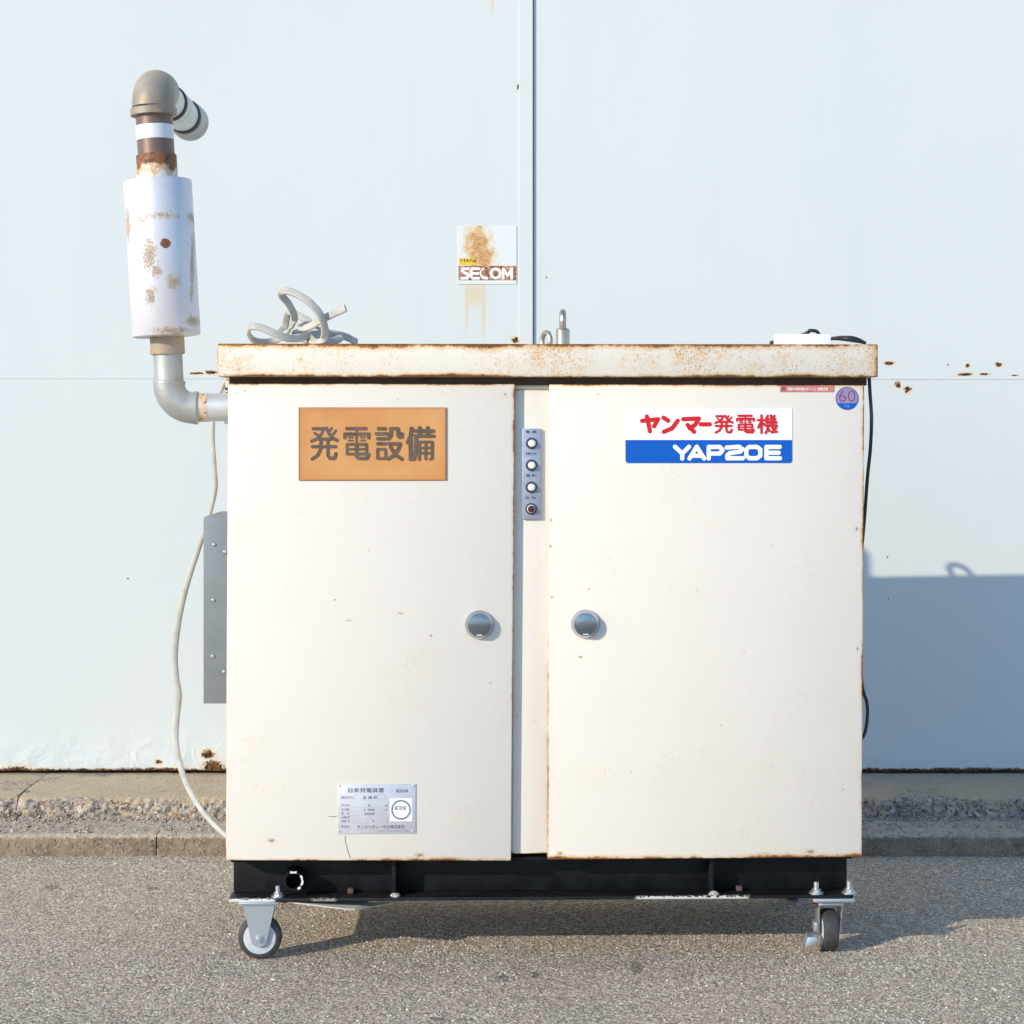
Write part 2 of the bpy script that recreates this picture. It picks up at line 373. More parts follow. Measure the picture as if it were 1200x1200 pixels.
M['cable_grey'] = flat('grey_cable_jacket', (.44, .415, .365), .6, var=.14, scale=25)
M['black_cord'] = flat('black_cord_jacket', (.02, .02, .022), .5)
M['white'] = flat('white_plastic', (.82, .82, .80), .45, var=.02)
M['lens_white'] = flat('white_lens', (.82, .80, .74), .2, var=.02)
M['lens_red'] = flat('dark_red_lens', (.07, .018, .018), .25)
M['bezel'] = flat('black_bezel', (.045, .045, .05), .3)
M['plate_blue'] = flat('grey_blue_plate', (.36, .40, .50), .38, metal=.3, var=.08, scale=40)
M['ink'] = flat('dark_ink', (.05, .05, .065), .7)
M['ink_faded'] = flat('faded_ink', (.24, .24, .28), .7)
M['nameplate'] = flat('nameplate_metal', (.60, .60, .64), .38, metal=.25, var=.04)
M['letter_brown'] = flat('faded_brown_lettering', (.125, .083, .055), .6, var=.25, scale=35)
M['red'] = flat('red_print', (.60, .018, .024), .6, spec=.2)
M['blue'] = flat('blue_print', (.004, .10, .47), .6, var=.05, spec=.2)
M['sign_white'] = flat('sign_white', (.85, .85, .84), .4, var=.01)
M['pink'] = flat('faded_red_label', (.50, .19, .16), .5, var=.15, scale=60)
M['purple'] = flat('faded_purple_label', (.27, .225, .385), .45, var=.12, scale=90)
M['maroon'] = flat('maroon_print', (.24, .05, .12), .5)
M['yellow'] = flat('yellow_label', (.75, .47, .02), .5, var=.15)
M['crack_rust'] = flat('crack_rust', (.20, .10, .05), .9)
M['weld'] = flat('flaked_weld', (.40, .37, .33), .7, var=.6, scale=160, bump=.002)
M['ochre_pebble'] = flat('ochre_pebble', (.50, .33, .15), .8)
M['leaf'] = flat('yellow_green_leaf', (.30, .30, .05), .6)

# ------------------------------------------------------------------ ground, kerb, concrete apron
gm = MB(); gm.poly([(-150, -150, 0), (150, -150, 0), (150, 150, 0), (-150, 150, 0)])
tag(gm.build('asphalt_ground', M['asphalt'], smooth=False), kind='structure')

def fbm(p, sc, oct_=3):
    v, a = 0, 1
    for _ in range(oct_): v += a * mnoise.noise(p * sc); a *= .5; sc *= 2.1
    return v
def extruded(prof, x0, x1, amp, dx=.007, seed=0, cut=0):
    """profile (y, z, roughness weight) run along x; ends closed"""
    b = MB(); P = []
    for (a, b2) in zip(prof, prof[1:]):
        ln = math.hypot(b2[0] - a[0], b2[1] - a[1]); n = max(1, int(ln / .008))
        n = min(n, 26)
        P += [tuple(a[k] + (b2[k] - a[k]) * i / n for k in range(3)) for i in range(n)]
    P.append(prof[-1]); n = max(2, int((x1 - x0) / dx)); cols = []
    for i in range(n + 1):
        x = x0 + (x1 - x0) * i / n; col = []
        for j, (y, z, w) in enumerate(P):
            q = Vector((x + seed, y, z))
            e = fbm(q, 14, 4) * .55 + fbm(q + Vector((9, 3, 1)), 70, 2) * .45
            xx = x + (cut * (y - P[0][0]) if cut else 0) if i in (0, n) else x
            dn = min(i, n - i) * dx
            ch = -.0018 if dn < .004 else 0          # worn arris at each joint
            col.append(b.bm.verts.new((xx, y - e * amp * w - ch, z + e * amp * w * .6 + ch * (1 if w else 0))))
        cols.append(col)
    for A, B in zip(cols, cols[1:]):
        for j in range(len(P) - 1): b.bm.faces.new((A[j], B[j], B[j + 1], A[j + 1]))
    for col in (cols[0], cols[-1]):
        f = [b.bm.verts.new((v.co.x, v.co.y, v.co.z)) for v in col] + [b.bm.verts.new((col[-1].co.x, P[-1][0], -.02)), b.bm.verts.new((col[0].co.x, P[0][0], -.02))]
        b.bm.faces.new(f)
    return b
KY = 1.114
kerb = tag(empty('kerb', (0, KY, 0)), kind='structure')
kp = [(KY, -.02, .4), (KY, .052, .8), (KY + .008, .062, .8), (KY + .21, .064, .7), (KY + .26, .064, .7)]
jk = Wy(183, 990, KY).x
ends = [-5.0, -3.4, -2.24, jk, jk + 1.8, jk + 3.6, 5.0]
for i, (a, b_) in enumerate(zip(ends, ends[1:])):
    far = b_ < -2 or a > 2
    o = extruded(kp, a + .0012, b_ - .0012, .009, .03 if far else .007, seed=i * 3.7).build('kerb_stone', M['kerb'], None, True, 60, off=((a + b_) / 2, KY, 0))
    o.parent = kerb; o.location = ((a + b_) / 2, 0, 0)
AY = 1.335
apron = tag(empty('concrete_apron', (0, AY, 0)), kind='structure')
rough_p = [(AY, .0, 1), (AY + .002, .085, 2.2), (AY + .012, .112, 2.0), (AY + .03, .122, .9), (AY + .055, .1245, .25), (AY + .42, .1255, .12), (AY + .6, .1255, .1)]
ja = Wy(19, 936, AY).x
ends = [-5, -3.3, ja, ja + 1.95, ja + 3.9, 5]
for i, (a, b_) in enumerate(zip(ends, ends[1:])):
    far = b_ < -2 or a > 2
    o = extruded(rough_p, a + .003, b_ - .003, .0095, .03 if far else .006, seed=20 + i * 2.3, cut=-.075).build('concrete_slab', M['slab'], None, True, 60, off=((a + b_) / 2, AY, 0))
    o.parent = apron; o.location = ((a + b_) / 2, 0, 0)
# broken aggregate lying along the foot of the apron's crumbled edge
ag = MB()
for k in range(13000):
    x, u = random.uniform(-2.0, 2.0), random.random()
    if mnoise.noise(Vector((x * 4, u * 2, 4))) < -.15: continue
    w = random.random()
    if w < .30: y, z = random.uniform(KY + .02, AY - .01), .0625          # loose on the kerb
    elif w < .62: y, z = AY - .012 - abs(random.gauss(0, .012)), .064     # along the foot
    else: y = AY + .004 + u * .012; z = .064 + u * .05                     # held in the broken edge
    r = random.choice((.002, .0025, .003, .004, .005, .007)) * random.uniform(.7, 1.2)
    c = Vector((x, y - (.003 if y >= AY else 0), z + r * .3))
    rot = Matrix.Rotation(random.random() * 6.3, 3, Vector((random.random() - .5, random.random() - .5, random.random() + .1)).normalized())
    pts = [c + rot @ (Vector(q) * r * random.uniform(.6, 1.35)) for q in ((1, 0, 0), (0, 1.1, .1), (-1, .1, 0), (0, -1, 0), (.1, 0, .8), (0, .1, -.8))]
    v = [ag.bm.verts.new(p) for p in pts]
    for a, b_, c_ in ((0, 1, 4), (1, 2, 4), (2, 3, 4), (3, 0, 4), (1, 0, 5), (2, 1, 5), (3, 2, 5), (0, 3, 5)): ag.bm.faces.new((v[a], v[b_], v[c_]))
tag(ag.build('broken_aggregate', M['rubble'], smooth=False), kind='stuff')

# coarse grit standing proud of the worn asphalt
gr = MB(); rnd = random.Random(3)
for k in range(46000):
    x, y = rnd.uniform(-1.75, 1.75), rnd.uniform(-.62, KY - .012)
    if mnoise.noise(Vector((x * 2.2, y * 2.2, 7))) < -.35 + .5 * (rnd.random() - .5): continue
    r = rnd.choice((.0011, .0014, .0017, .0018, .0021, .0027)) * rnd.uniform(.8, 1.3); a = rnd.random() * 6.283
    q = [gr.bm.verts.new((x + r * rnd.uniform(.7, 1.3) * math.cos(a + t), y + r * rnd.uniform(.7, 1.3) * math.sin(a + t), -.0004)) for t in (0, 1.57, 3.14, 4.71)]
    h = r * rnd.uniform(.55, 1.0); dx, dy = rnd.uniform(-.4, .4) * r, rnd.uniform(-.4, .4) * r
    w = [gr.bm.verts.new((v.co.x * .45 + x * .55 + dx, v.co.y * .45 + y * .55 + dy, h)) for v in q]
    gr.bm.faces.new(w)
    for t in range(4): gr.bm.faces.new((q[t], q[(t + 1) % 4], w[(t + 1) % 4], w[t]))
def grit():
    g = G('grit', .7); c = g.sep(g.voro(60, out='Color'))
    col = g.ramp(c[0], [(0, (.24, .215, .19)), (.4, (.40, .36, .315)), (.7, (.52, .465, .41)), (.9, (.62, .56, .50)), (1, (.80, .77, .72))])
    col = g.mix(1, col, (.99, .95, .91), 'MULTIPLY'); g.color(g.mix(g.step(c[1], .86, .9), col, (.46, .32, .20))); return g.m
tag(gr.build('asphalt_grit', grit(), smooth=False), kind='stuff')

# ------------------------------------------------------------------ the painted steel wall: two sliding leaves
wall = tag(empty('steel_wall', (0, WALL_R, .12)), 'pale blue sheet steel wall with flaking rust spots and a narrow dark vertical gap', 'wall')
def sheet(x0, x1, z0, z1, y, name='panel', th=.004, dx=.03, ragged=0.0, amp=.0006, mat='wall'):
    b = MB(); nx = max(2, int((x1 - x0) / dx)); nz = max(2, int((z1 - z0) / dx)); rows = []
    zs = [z0 + (z1 - z0) * (j / nz) for j in range(nz + 1)]
    if ragged: zs = [z0, z0 + .004, z0 + .012] + [z for z in zs if z > z0 + .02]
    for z in zs:
        row = []
        for i in range(nx + 1):
            x = x0 + (x1 - x0) * i / nx; e = 0
            yy = y + amp * fbm(Vector((x, 0, z)), 1.6, 2)
            if ragged and z < z0 + .16: yy += .0035 * fbm(Vector((x, 5, z * 1.5)), 11, 3) * max(0, 1 - (z - z0) / .16)
            zz = z + (ragged * fbm(Vector((x, 2, 0)), 16, 4) if z == z0 else 0)
            row.append(b.bm.verts.new((x, yy, zz)))
        rows.append(row)
    for A, B in zip(rows, rows[1:]):
        for i in range(nx): b.bm.faces.new((A[i], A[i + 1], B[i + 1], B[i]))
    per = rows[0] + [r[-1] for r in rows[1:]] + rows[-1][-2::-1] + [r[0] for r in rows[-2:0:-1]]
    bk = [b.bm.verts.new((v.co.x, y + th, v.co.z)) for v in per]
    for i in range(len(per)): b.bm.faces.new((per[i], per[(i + 1) % len(per)], bk[(i + 1) % len(per)], bk[i]))
    o = b.build(name, M[mat], None, True, 30); o.parent = wall; o.matrix_parent_inverse = wall.matrix_basis.inverted(); return o
def zw(py): return Wy(600, py, WALL_R).z
def xw(px): return Wy(px, 0, WALL_L).x
ZB, ZS, ZT = zw(902.5), zw(439.5), 4.6
sheet(-5, xw(624), ZS - .012, ZT, WALL_L - .0018)                 # upper sheets lap the lower ones
sheet(-5, xw(624), ZB, ZS, WALL_L, dx=.022, ragged=.004)
sheet(xw(625.4), 5, ZS - .014, ZT, WALL_R - .0018)
sheet(xw(625.4), 5, ZB - .003, ZS, WALL_R, dx=.022, ragged=.004)
sheet(xw(608.5), xw(624.2), ZB + .006, ZT, WALL_L - .0045, 'edge_trim', th=.003, amp=.0004)
bk = MB(); bk.box(-5, 5, WALL_R + .03, WALL_R + .06, .1, ZT)
o = bk.build('backing', M['dark_gap'], None, False); o.parent = wall; o.matrix_parent_inverse = wall.matrix_basis.inverted()

# the plate screwed to the wall
SY = WALL_L - .0040
sign0 = Wy(571, 333, SY)
sec = tag(empty('security_sign', sign0), 'small square rust-blotched sign with white letters on a brown band, on the wall', 'sign')
def inv(o, par): o.parent = par; o.matrix_parent_inverse = par.matrix_basis.inverted(); return o
def q4(x0, y0, x1, y1, y): a, b = Wy(x0, y1, y), Wy(x1, y0, y); return (a.x, b.x, a.z, b.z)
def sign_face():
    g = G('rusty_sign_face', .4)
    k = 1 / S(SY)
    def fld(px, py, rx, rz):
        p = Wy(px, py, SY); return g.vec('LENGTH', g.vec('MULTIPLY', g.vec('SUBTRACT', g.obj, (p.x, 0, p.z)), (1 / (rx * k), 0, 1 / (rz * k))))
    D = g.math('ADD', g.math('MINIMUM', fld(560, 286, 18, 27), fld(566, 304, 17, 19)), g.math('MULTIPLY', g.math('SUBTRACT', g.noise(42, 5, .65), .5), 2.0))
    c = g.mix(g.math('MULTIPLY', g.step(D, 1.3, .4), .92), (.68, .70, .68), (.70, .45, .15))
    c = g.mix(g.math('MULTIPLY', g.step(D, .85, .3), .65), c, (.52, .25, .085))
    c = g.mix(g.math('MULTIPLY', g.step(g.math('ADD', g.noise(170, 3, .7), g.step(D, 1.2, .3, 0, .17)), .70, .76), .8), c, (.16, .07, .035))
    c = g.mix(g.math('MULTIPLY', g.step(g.noise(60, 4, .7), .66, .74), .5), c, (.6, .4, .2))
    g.color(c); return g.m
def band_face():
    g = G('rusty_band', .6); g.color(g.ramp(g.noise(75, 4, .65), [(.34, (.10, .035, .02)), (.48, (.30, .12, .06)), (.6, (.55, .30, .18))])); return g.m
M['sign_face'], M['band'] = sign_face(), band_face()
x0, x1, z0, z1 = q4(536.5, 264.5, 605.5, 333, SY)
inv(MB().box(x0, x1, SY, SY + .0018, z0, z1, .0004, 1).build('plate', M['sign_face'], None), sec)
x0, x1, z0, z1 = q4(537.2, 311.5, 605, 328.5, SY)
bd = inv(MB().box(x0, x1, SY - .0003, SY - .00005, z0, z1).build('band', M['band'], None, False), sec)
x0, x1, z0, z1 = q4(538, 302.5, 558.5, 310.5, SY)
yl = inv(MB().box(x0, x1, SY - .0003, SY - .00005, z0, z1).build('yellow_label', M['yellow'], None, False), sec)
def fsec(u, v): p = Wy(520 + u / 7.06, 250 + v / 7.06, SY); return (p.x, p.z)
pw = 22 / 7.06 / S(SY)
SECOM = [[(205, 458), (160, 458), (152, 475), (165, 490), (195, 498), (205, 515), (195, 537), (150, 537)],
         [(290, 458), (238, 458), (226, 475), (226, 520), (238, 537), (290, 537)], [(226, 497), (285, 497)],
         [(358, 458), (325, 462), (309, 485), (309, 510), (325, 533), (358, 537)],
         [(430, 458), (400, 470), (390, 497), (400, 525), (430, 537), (460, 525), (470, 497), (460, 470), (430, 458)],
         [(492, 537), (492, 460), (530, 515), (562, 460), (562, 537)]]
def worn_white():
    g = G('worn_white_lettering', .5); k = 1 / S(SY)
    def fld(u, v, ru): p = fsec(u, v); return g.vec('LENGTH', g.vec('MULTIPLY', g.vec('SUBTRACT', g.obj, (p[0], 0, p[1])), (7.06 / (ru * k), 0, 7.06 / (ru * k))))
    D = g.math('ADD', g.math('MINIMUM', fld(335, 490, 34), fld(350, 455, 22)), g.math('MULTIPLY', g.math('SUBTRACT', g.noise(70, 3), .5), .9))
    g.color(g.mix(g.step(D, 1.1, .7), (.83, .80, .76), g.mix(g.step(D, .6, .45), (.55, .33, .18), (.13, .055, .035)))); return g.m
inv(MB().strokes(SECOM, pw, fsec, SY - .0004).build('lettering', worn_white(), None, False), sec)
inv(MB().strokes([(pw * .34, [(145, 384), (145, 402)]), (pw * .34, [(165, 386), (180, 386)]), (pw * .34, [(172, 378), (172, 404)]), (pw * .34, [(195, 380), (195, 404)]),
                  (pw * .34, [(188, 392), (205, 392)]), (pw * .34, [(220, 380), (215, 404)]), (pw * .34, [(232, 382), (238, 402)]), (pw * .34, [(250, 384), (262, 384), (262, 402), (250, 402), (250, 384)])],
                 pw * .34, fsec, SY - .0004).build('small_print', M['letter_brown'], None, False), sec)

# ------------------------------------------------------------------ the generator
gen = tag(empty('generator', (0, 0, 0), YAW), 'cream steel generator cabinet with two doors and rusty lid on a black wheeled frame', 'generator')
def xz(px, py, d): p = L(px, py, d); return (p.x, p.z)
def part(b, name, mat, par=gen, **k): return b.build(name, M[mat] if isinstance(mat, str) else mat, par, **k)
def quad(x0, y0, x1, y1, d): a, b = L(x0, y1, d), L(x1, y0, d); return a.x, b.x, a.z, b.z

# lid
lx0, lx1 = L(254.5, 420, -.026).x, L(1029, 420, -.026).x
lzb, lzt = L(640, 441.6, -.026).z, L(640, 403, -.026).z
LIDT = lzt
part(MB().box(lx0, lx1, -.026, .70, lzb, lzt, .0028), 'lid', paint('lid_paint', lx1 - lx0, lzt - lzb, (.0018, .009, .0035, .0062), 1.02, .72, .15, depth=.726, base= (.745, .68, .575)))
# dark seal under the lid, then the carcase
bx0, bx1 = L(268, 440, 0).x, L(1012, 440, 0).x
part(MB().box(L(268.5, 440, .002).x, L(1016, 440, .002).x, .004, .67, L(640, 450.5, .004).z - .002, lzb + .001), 'lid_seal', 'brown')
zt, zb = L(640, 450.5, .004).z - .004, L(620, 1000, .019).z
k = .0055; lean = lambda x, z: x + k * (z - .78)
xa, xb = L(268, 730, 0).x, L(1010.5, 730, 0).x
part(MB().slab([(lean(xa, zb), zb), (lean(xb, zb), zb), (lean(xb, zt), zt), (lean(xa, zt), zt)], .0215, .68, .003), 'carcase',
     paint('carcase_paint', xb - xa, zt - zb, (.003, .003, .004, .003), .3, .1, depth=.66))
# header and mullion strip between the doors
x0, x1, z0, z1 = quad(601, 446, 645, 456.5, .0165)
part(MB().box(x0, x1, .0165, .0212, z0 + .0008, z1 - .001, .0008), 'header', paint('header_paint', x1 - x0, z1 - z0, (0, 0, .001, .001), .3, .1))
x0, x1, z0, z1 = quad(601, 457.2, 645, 1000.3, .019)
part(MB().box(x0, x1, .019, .0212, z0, z1, .0008), 'mullion', paint('mullion_paint', x1 - x0, z1 - z0, (0, .0016, .0015, .001), .35, .1))
# doors
def door(c, edges, speck, marks):
    q = [xz(*p, 0) for p in c]
    W, H = max(p[0] for p in q) - min(p[0] for p in q), max(p[1] for p in q) - min(p[1] for p in q)
    return part(MB().slab(q, 0, .0185, .0026), 'door', paint('door_paint', W, H, edges, speck, .14, marks=marks))
dl = door([(264.3, 1008.3), (598.8, 1009), (603.3, 450), (267.3, 449.3)], (.0010, .0034, .0044, .0022), .32, [(409, 727, 4, 1.3), (392, 703, 2.2, 1.2), (470, 719, 3.5, 1.6), (505, 745, 1.6, 1.8), (287, 458, 2.5, 1), (278, 461, 2, .8), (592, 462, 2, 2), (432, 645, 1.2, .8), (575, 800, 1.5, 1.2), (350, 600, 1, .8), (466, 468, 1.2, .8), (318, 985, 5, 3), (492, 1002, 6, 3)])
dr = door([(641.4, 1007.5), (1010, 1004.5), (1013, 451.5), (643.6, 450.4)], (.0020, .0038, .0050, .0030), .34, [(646, 610, 2, 4), (645, 640, 2, 3), (647, 700, 1.6, 2), (690, 690, 1.4, 1), (872, 765, 1.2, 1), (760, 505, 1.5, 1), (701, 462, 2.4, 1), (680, 770, 3, 1.6), (905, 640, 1.2, .8), (1004, 620, 2.2, 3), (1005, 760, 1.6, 3), (845, 850, 1.4, .9), (740, 905, 1.2, .8), (950, 998, 7, 3), (656, 1000, 4, 3), (988, 925, 1.4, 1)])
tag(dl, 'left door with an orange sign and a nameplate'); tag(dr, 'right door with a red, white and blue sign')
for par, px, py in ((dl, 561.8, 732), (dr, 685.8, 731)):
    c = L(px, py, 0)
    part(MB().lathe((c.x, .0003, c.z), (0, -1, 0), [(0, .0335), (.0035, .034), (.006, .0335), (.0135, .0292), (.0165, .0278), (.0180, .0272)], 40), 'knob', 'chrome', par)
    part(MB().lathe((c.x, -.0181, c.z), (0, -1, 0), [(0, .0268), (.0008, .0262), (.0017, .0215), (.0025, .015), (.0030, .008), (.0031, .001)], 40), 'knob_face', 'knob_face', par)
    part(MB().hexa([(c.x - .006, -.0204, c.z - .0238), (c.x + .006, -.0204, c.z - .0238), (c.x + .0065, -.0202, c.z - .0215), (c.x - .0065, -.0202, c.z - .0215), (c.x - .006, -.0180, c.z - .0238), (c.x + .006, -.0180, c.z - .0238), (c.x + .0065, -.0180, c.z - .0215), (c.x - .0065, -.0180, c.z - .0215)]), 'keyhole_highlight', 'white_band', par)  # white sliver stands in for the bright highlight at the keyhole

# orange sign
def sign_orange():
    g = G('faded_orange_sign', .42)
    gx, gy, gz = g.sep(g.gen)
    n = g.noise(6, 4, .6); f = g.noise(9, 3, .6, g.stretch((.3, 1, 2)))
    c = g.mix(g.step(n, .3, .7), (.60, .265, .075), (.67, .325, .115))
    e = g.math('MINIMUM', g.math('MINIMUM', gx, g.math('SUBTRACT', 1, gx)), g.math('MINIMUM', gz, g.math('SUBTRACT', 1, gz)))
    c = g.mix(g.math('MULTIPLY', g.step(g.math('ADD', e, g.math('MULTIPLY', f, .14)), .16, .07), .55), c, (.58, .22, .06))
    c = g.mix(g.math('MULTIPLY', g.step(e, .012, .006), .6), c, (.10, .04, .03))
    g.color(c); return g.m
M['orange'] = sign_orange()
x0, x1, z0, z1 = quad(350, 477.5, 523.2, 563, -.003)
so = part(MB().box(x0, x1, -.0032, -.0002, z0, z1, .0005, 1), 'sign_board', 'orange'); tag(so, 'faded orange sign with brown characters')
def fo(u, v): return xz(340 + u / 6, 460 + v / 6, -.0034)
HATSU = [[(162, 255), (236, 255), (222, 290), (190, 325), (152, 342)], (.0062, [(172, 285), (203, 306)]), [(255, 250), (275, 292), (302, 320), (332, 338)],
         (.0062, [(292, 252), (272, 276)]), (.0062, [(322, 268), (296, 300)]), [(198, 328), (290, 328)], [(157, 381), (320, 381)], [(218, 330), (216, 395), (195, 440), (155, 468)],
         [(266, 330), (266, 440), (280, 463), (312, 463), (322, 430)]]
DEN = [[(398, 254), (532, 254)], [(385, 318), (385, 292), (553, 292), (553, 318)], (.0058, [(467, 255), (467, 346)]), (.0045, [(412, 315), (440, 315)]), (.0045, [(496, 315), (524, 315)]),
       (.0045, [(412, 337), (440, 337)]), (.0045, [(496, 337), (524, 337)]), (.0068, [(400, 364), (537, 364), (537, 432), (400, 432), (400, 364)]), (.0055, [(400, 398), (537, 398)]),
       [(467, 364), (467, 450), (482, 463), (540, 463), (552, 435)]]
SETSU = [[(620, 254), (668, 254)], [(606, 290), (680, 290)], [(616, 325), (668, 325)], [(616, 360), (668, 360)], (.0065, [(614, 398), (670, 398), (670, 463), (614, 463), (614, 398)]),
         [(690, 325), (708, 300), (708, 254), (758, 254), (758, 300), (768, 315), (783, 312), (784, 290)], [(690, 360), (772, 360), (760, 398), (725, 445), (688, 466)], [(706, 385), (738, 435), (783, 468)]]
BI = [[(854, 250), (845, 305), (826, 352)], [(845, 322), (845, 470)], [(878, 270), (1004, 270)], [(910, 247), (910, 302)], [(966, 247), (966, 302)], [(878, 305), (1006, 305)], [(884, 308), (882, 400), (868, 468)],
      (.0062, [(906, 470), (906, 347), (997, 347), (997, 460), (984, 468)]), (.0055, [(951, 347), (951, 468)]), (.0055, [(906, 388), (997, 388)]), (.0055, [(906, 425), (997, 425)])]
part(MB().strokes(HATSU + DEN + SETSU + BI, .0082, fo, -.0034), 'lettering', 'letter_brown', so, smooth=False)

# red, white and blue sign
x0, x1, z0, z1 = quad(733, 478.6, 928.2, 542.6, -.001)
zm = L(800, 515.6, -.001).z; rr = .006
sw = part(MB().box(x0, x1, -.0013, -.0002, zm, z1), 'maker_sign', 'sign_white', smooth=False); tag(sw, 'white and blue sign with red characters')
pts = [(x0, zm - .0001), (x1, zm - .0001)] + [(x1 - rr + rr * math.cos(a), z0 + rr + rr * math.sin(a)) for a in [-R(i * 15) for i in range(7)]] + \
      [(x0 + rr + rr * math.cos(a), z0 + rr + rr * math.sin(a)) for a in [-R(90 + i * 15) for i in range(7)]]
part(MB().prism(pts, -.0013, -.0002), 'blue_field', 'blue', sw, smooth=False)
def fr(u, v): return xz(720 + u / 4, 440 + v / 4, -.0014)
def remap(gl, a, b, ws):                                     # move a glyph from its box a to box b
    out = []
    for ln in gl:
        w = None
        if isinstance(ln, tuple): w, ln = ln
        q = [(b[0] + (x - a[0]) / (a[2] - a[0]) * (b[2] - b[0]), b[1] + (y - a[1]) / (a[3] - a[1]) * (b[3] - b[1])) for x, y in ln]
        out.append(((w or .0082) * ws, q))
    return out
KI = [[(2, 28), (38, 28)], [(20, 2), (20, 98)], [(19, 34), (4, 68)], [(22, 40), (37, 56)], [(52, 4), (44, 18), (55, 22), (44, 42), (60, 40)], [(86, 4), (78, 18), (90, 22), (78, 42), (96, 40)],
      [(40, 57), (98, 57)], [(68, 2), (71, 58), (86, 92), (98, 90)], [(94, 66), (74, 96)], [(54, 58), (50, 82), (40, 98)], [(50, 72), (62, 88)]]
kw = .0042
RED = [(.0104, [(130, 213), (205, 205), (186, 238)]), (.0104, [(152, 192), (167, 262)]), (.0104, [(230, 198), (252, 212)]), (.0104, [(232, 264), (270, 248), (297, 212)]),
       (.0104, [(323, 205), (396, 202), (378, 232), (352, 248)]), (.0104, [(343, 232), (373, 264)]), (.0104, [(405, 229), (447, 229)])]
RED += remap(HATSU, (150, 244, 334, 474), (472, 187, 555, 270), .68) + remap(DEN, (375, 244, 565, 474), (570, 185, 658, 270), .66)
RED += [(.0054, [(670 + x * .92, 185 + y * .86) for x, y in ln]) for ln in KI]
part(MB().strokes(RED, kw, fr, -.0015), 'red_lettering', 'red', sw, smooth=False)
YAP = [[(284, 334), (318, 366), (318, 389)], [(350, 334), (318, 366)], [(352, 389), (386, 334), (420, 389)], [(366, 376), (406, 376)], [(442, 389), (442, 335), (494, 335), (507, 350), (494, 366), (446, 366)],
       [(526, 338), (584, 334), (600, 345), (590, 357), (540, 364), (529, 375), (529, 388), (602, 388)], [(632, 335), (668, 335), (684, 347), (684, 376), (668, 388), (632, 388), (618, 376), (618, 347), (632, 335)],
       [(775, 335), (712, 335), (712, 388), (776, 388)], [(712, 362), (770, 362)]]
part(MB().strokes(YAP, .0100, fr, -.0015), 'white_lettering', 'sign_white', sw, smooth=False)

# text set in Blender's own font, fitted into a box
def text(body, box, d, name, mat, par, bold=0.0):
    cu = bpy.data.curves.new('text', 'FONT'); cu.body = body; cu.offset = bold; cu.resolution_u = 3
    o = bpy.data.objects.new('text', cu); C.objects.link(o)
    me = bpy.data.meshes.new_from_object(o.evaluated_get(bpy.context.evaluated_depsgraph_get()))
    bpy.data.objects.remove(o)
    xs = [v.co.x for v in me.vertices]; ys = [v.co.y for v in me.vertices]
    x0, x1, z0, z1 = box; ax, ay = min(xs), min(ys); sx = (x1 - x0) / (max(xs) - ax); sy = (z1 - z0) / (max(ys) - ay)
    for v in me.vertices: v.co = (x0 + (v.co.x - ax) * sx, d, z0 + (v.co.y - ay) * sy)
    me.materials.clear(); me.materials.append(M[mat]); me.name = name
    o = bpy.data.objects.new(name, me); C.objects.link(o); o.parent = par; return o
# pink strip and round sticker
x0, x1, z0, z1 = quad(914.3, 452, 977.8, 459.6, -.0006)
ps = part(MB().box(x0, x1, -.0007, -.0001, z0, z1), 'warning_label', 'pink', smooth=False); tag(ps, 'faded red strip label')
text('運転中扉を開かないこと 感電注意', (x0 + .018, x1 - .016, z0 + .004, z1 - .004), -.0009, 'small_print', 'sign_white', ps, .012)
text('危', (x0 + .002, x0 + .014, z0 + .002, z1 - .002), -.0009, 'small_print', 'maroon', ps, .03)
c = L(992.6, 466.9, -.0006); rs = 13.5 / S(0)
rd = part(MB().lathe((c.x, -.0001, c.z), (0, -1, 0), [(0, rs), (.0006, rs)], 48), 'round_label', 'purple', smooth=False); tag(rd, 'round purple and blue label reading 60')
n = 24; a0 = R(205); seg = [(c.x + rs * .97 * math.cos(a0 + R(130) * i / n), c.z + rs * .97 * math.sin(a0 + R(130) * i / n)) for i in range(n + 1)]
part(MB().prism(seg, -.0010, -.0006), 'blue_field', 'blue', rd, smooth=False)
rim = MB()
for i in range(48):
    a, b_ = 2 * math.pi * i / 48, 2 * math.pi * (i + 1) / 48
    rim.poly([(c.x + r_ * math.cos(t), -.0012, c.z + r_ * math.sin(t)) for r_, t in ((rs, a), (rs, b_), (rs * .93, b_), (rs * .93, a))])
part(rim, 'rim', 'blue', rd, smooth=False)
text('60', (c.x - .0195, c.x + .0195, c.z - .0075, c.z + .019), -.0011, 'number', 'maroon', rd, -.012)
text('Hz', (c.x - .006, c.x + .006, c.z - .021, c.z - .0135), -.0013, 'unit', 'purple', rd, .01)

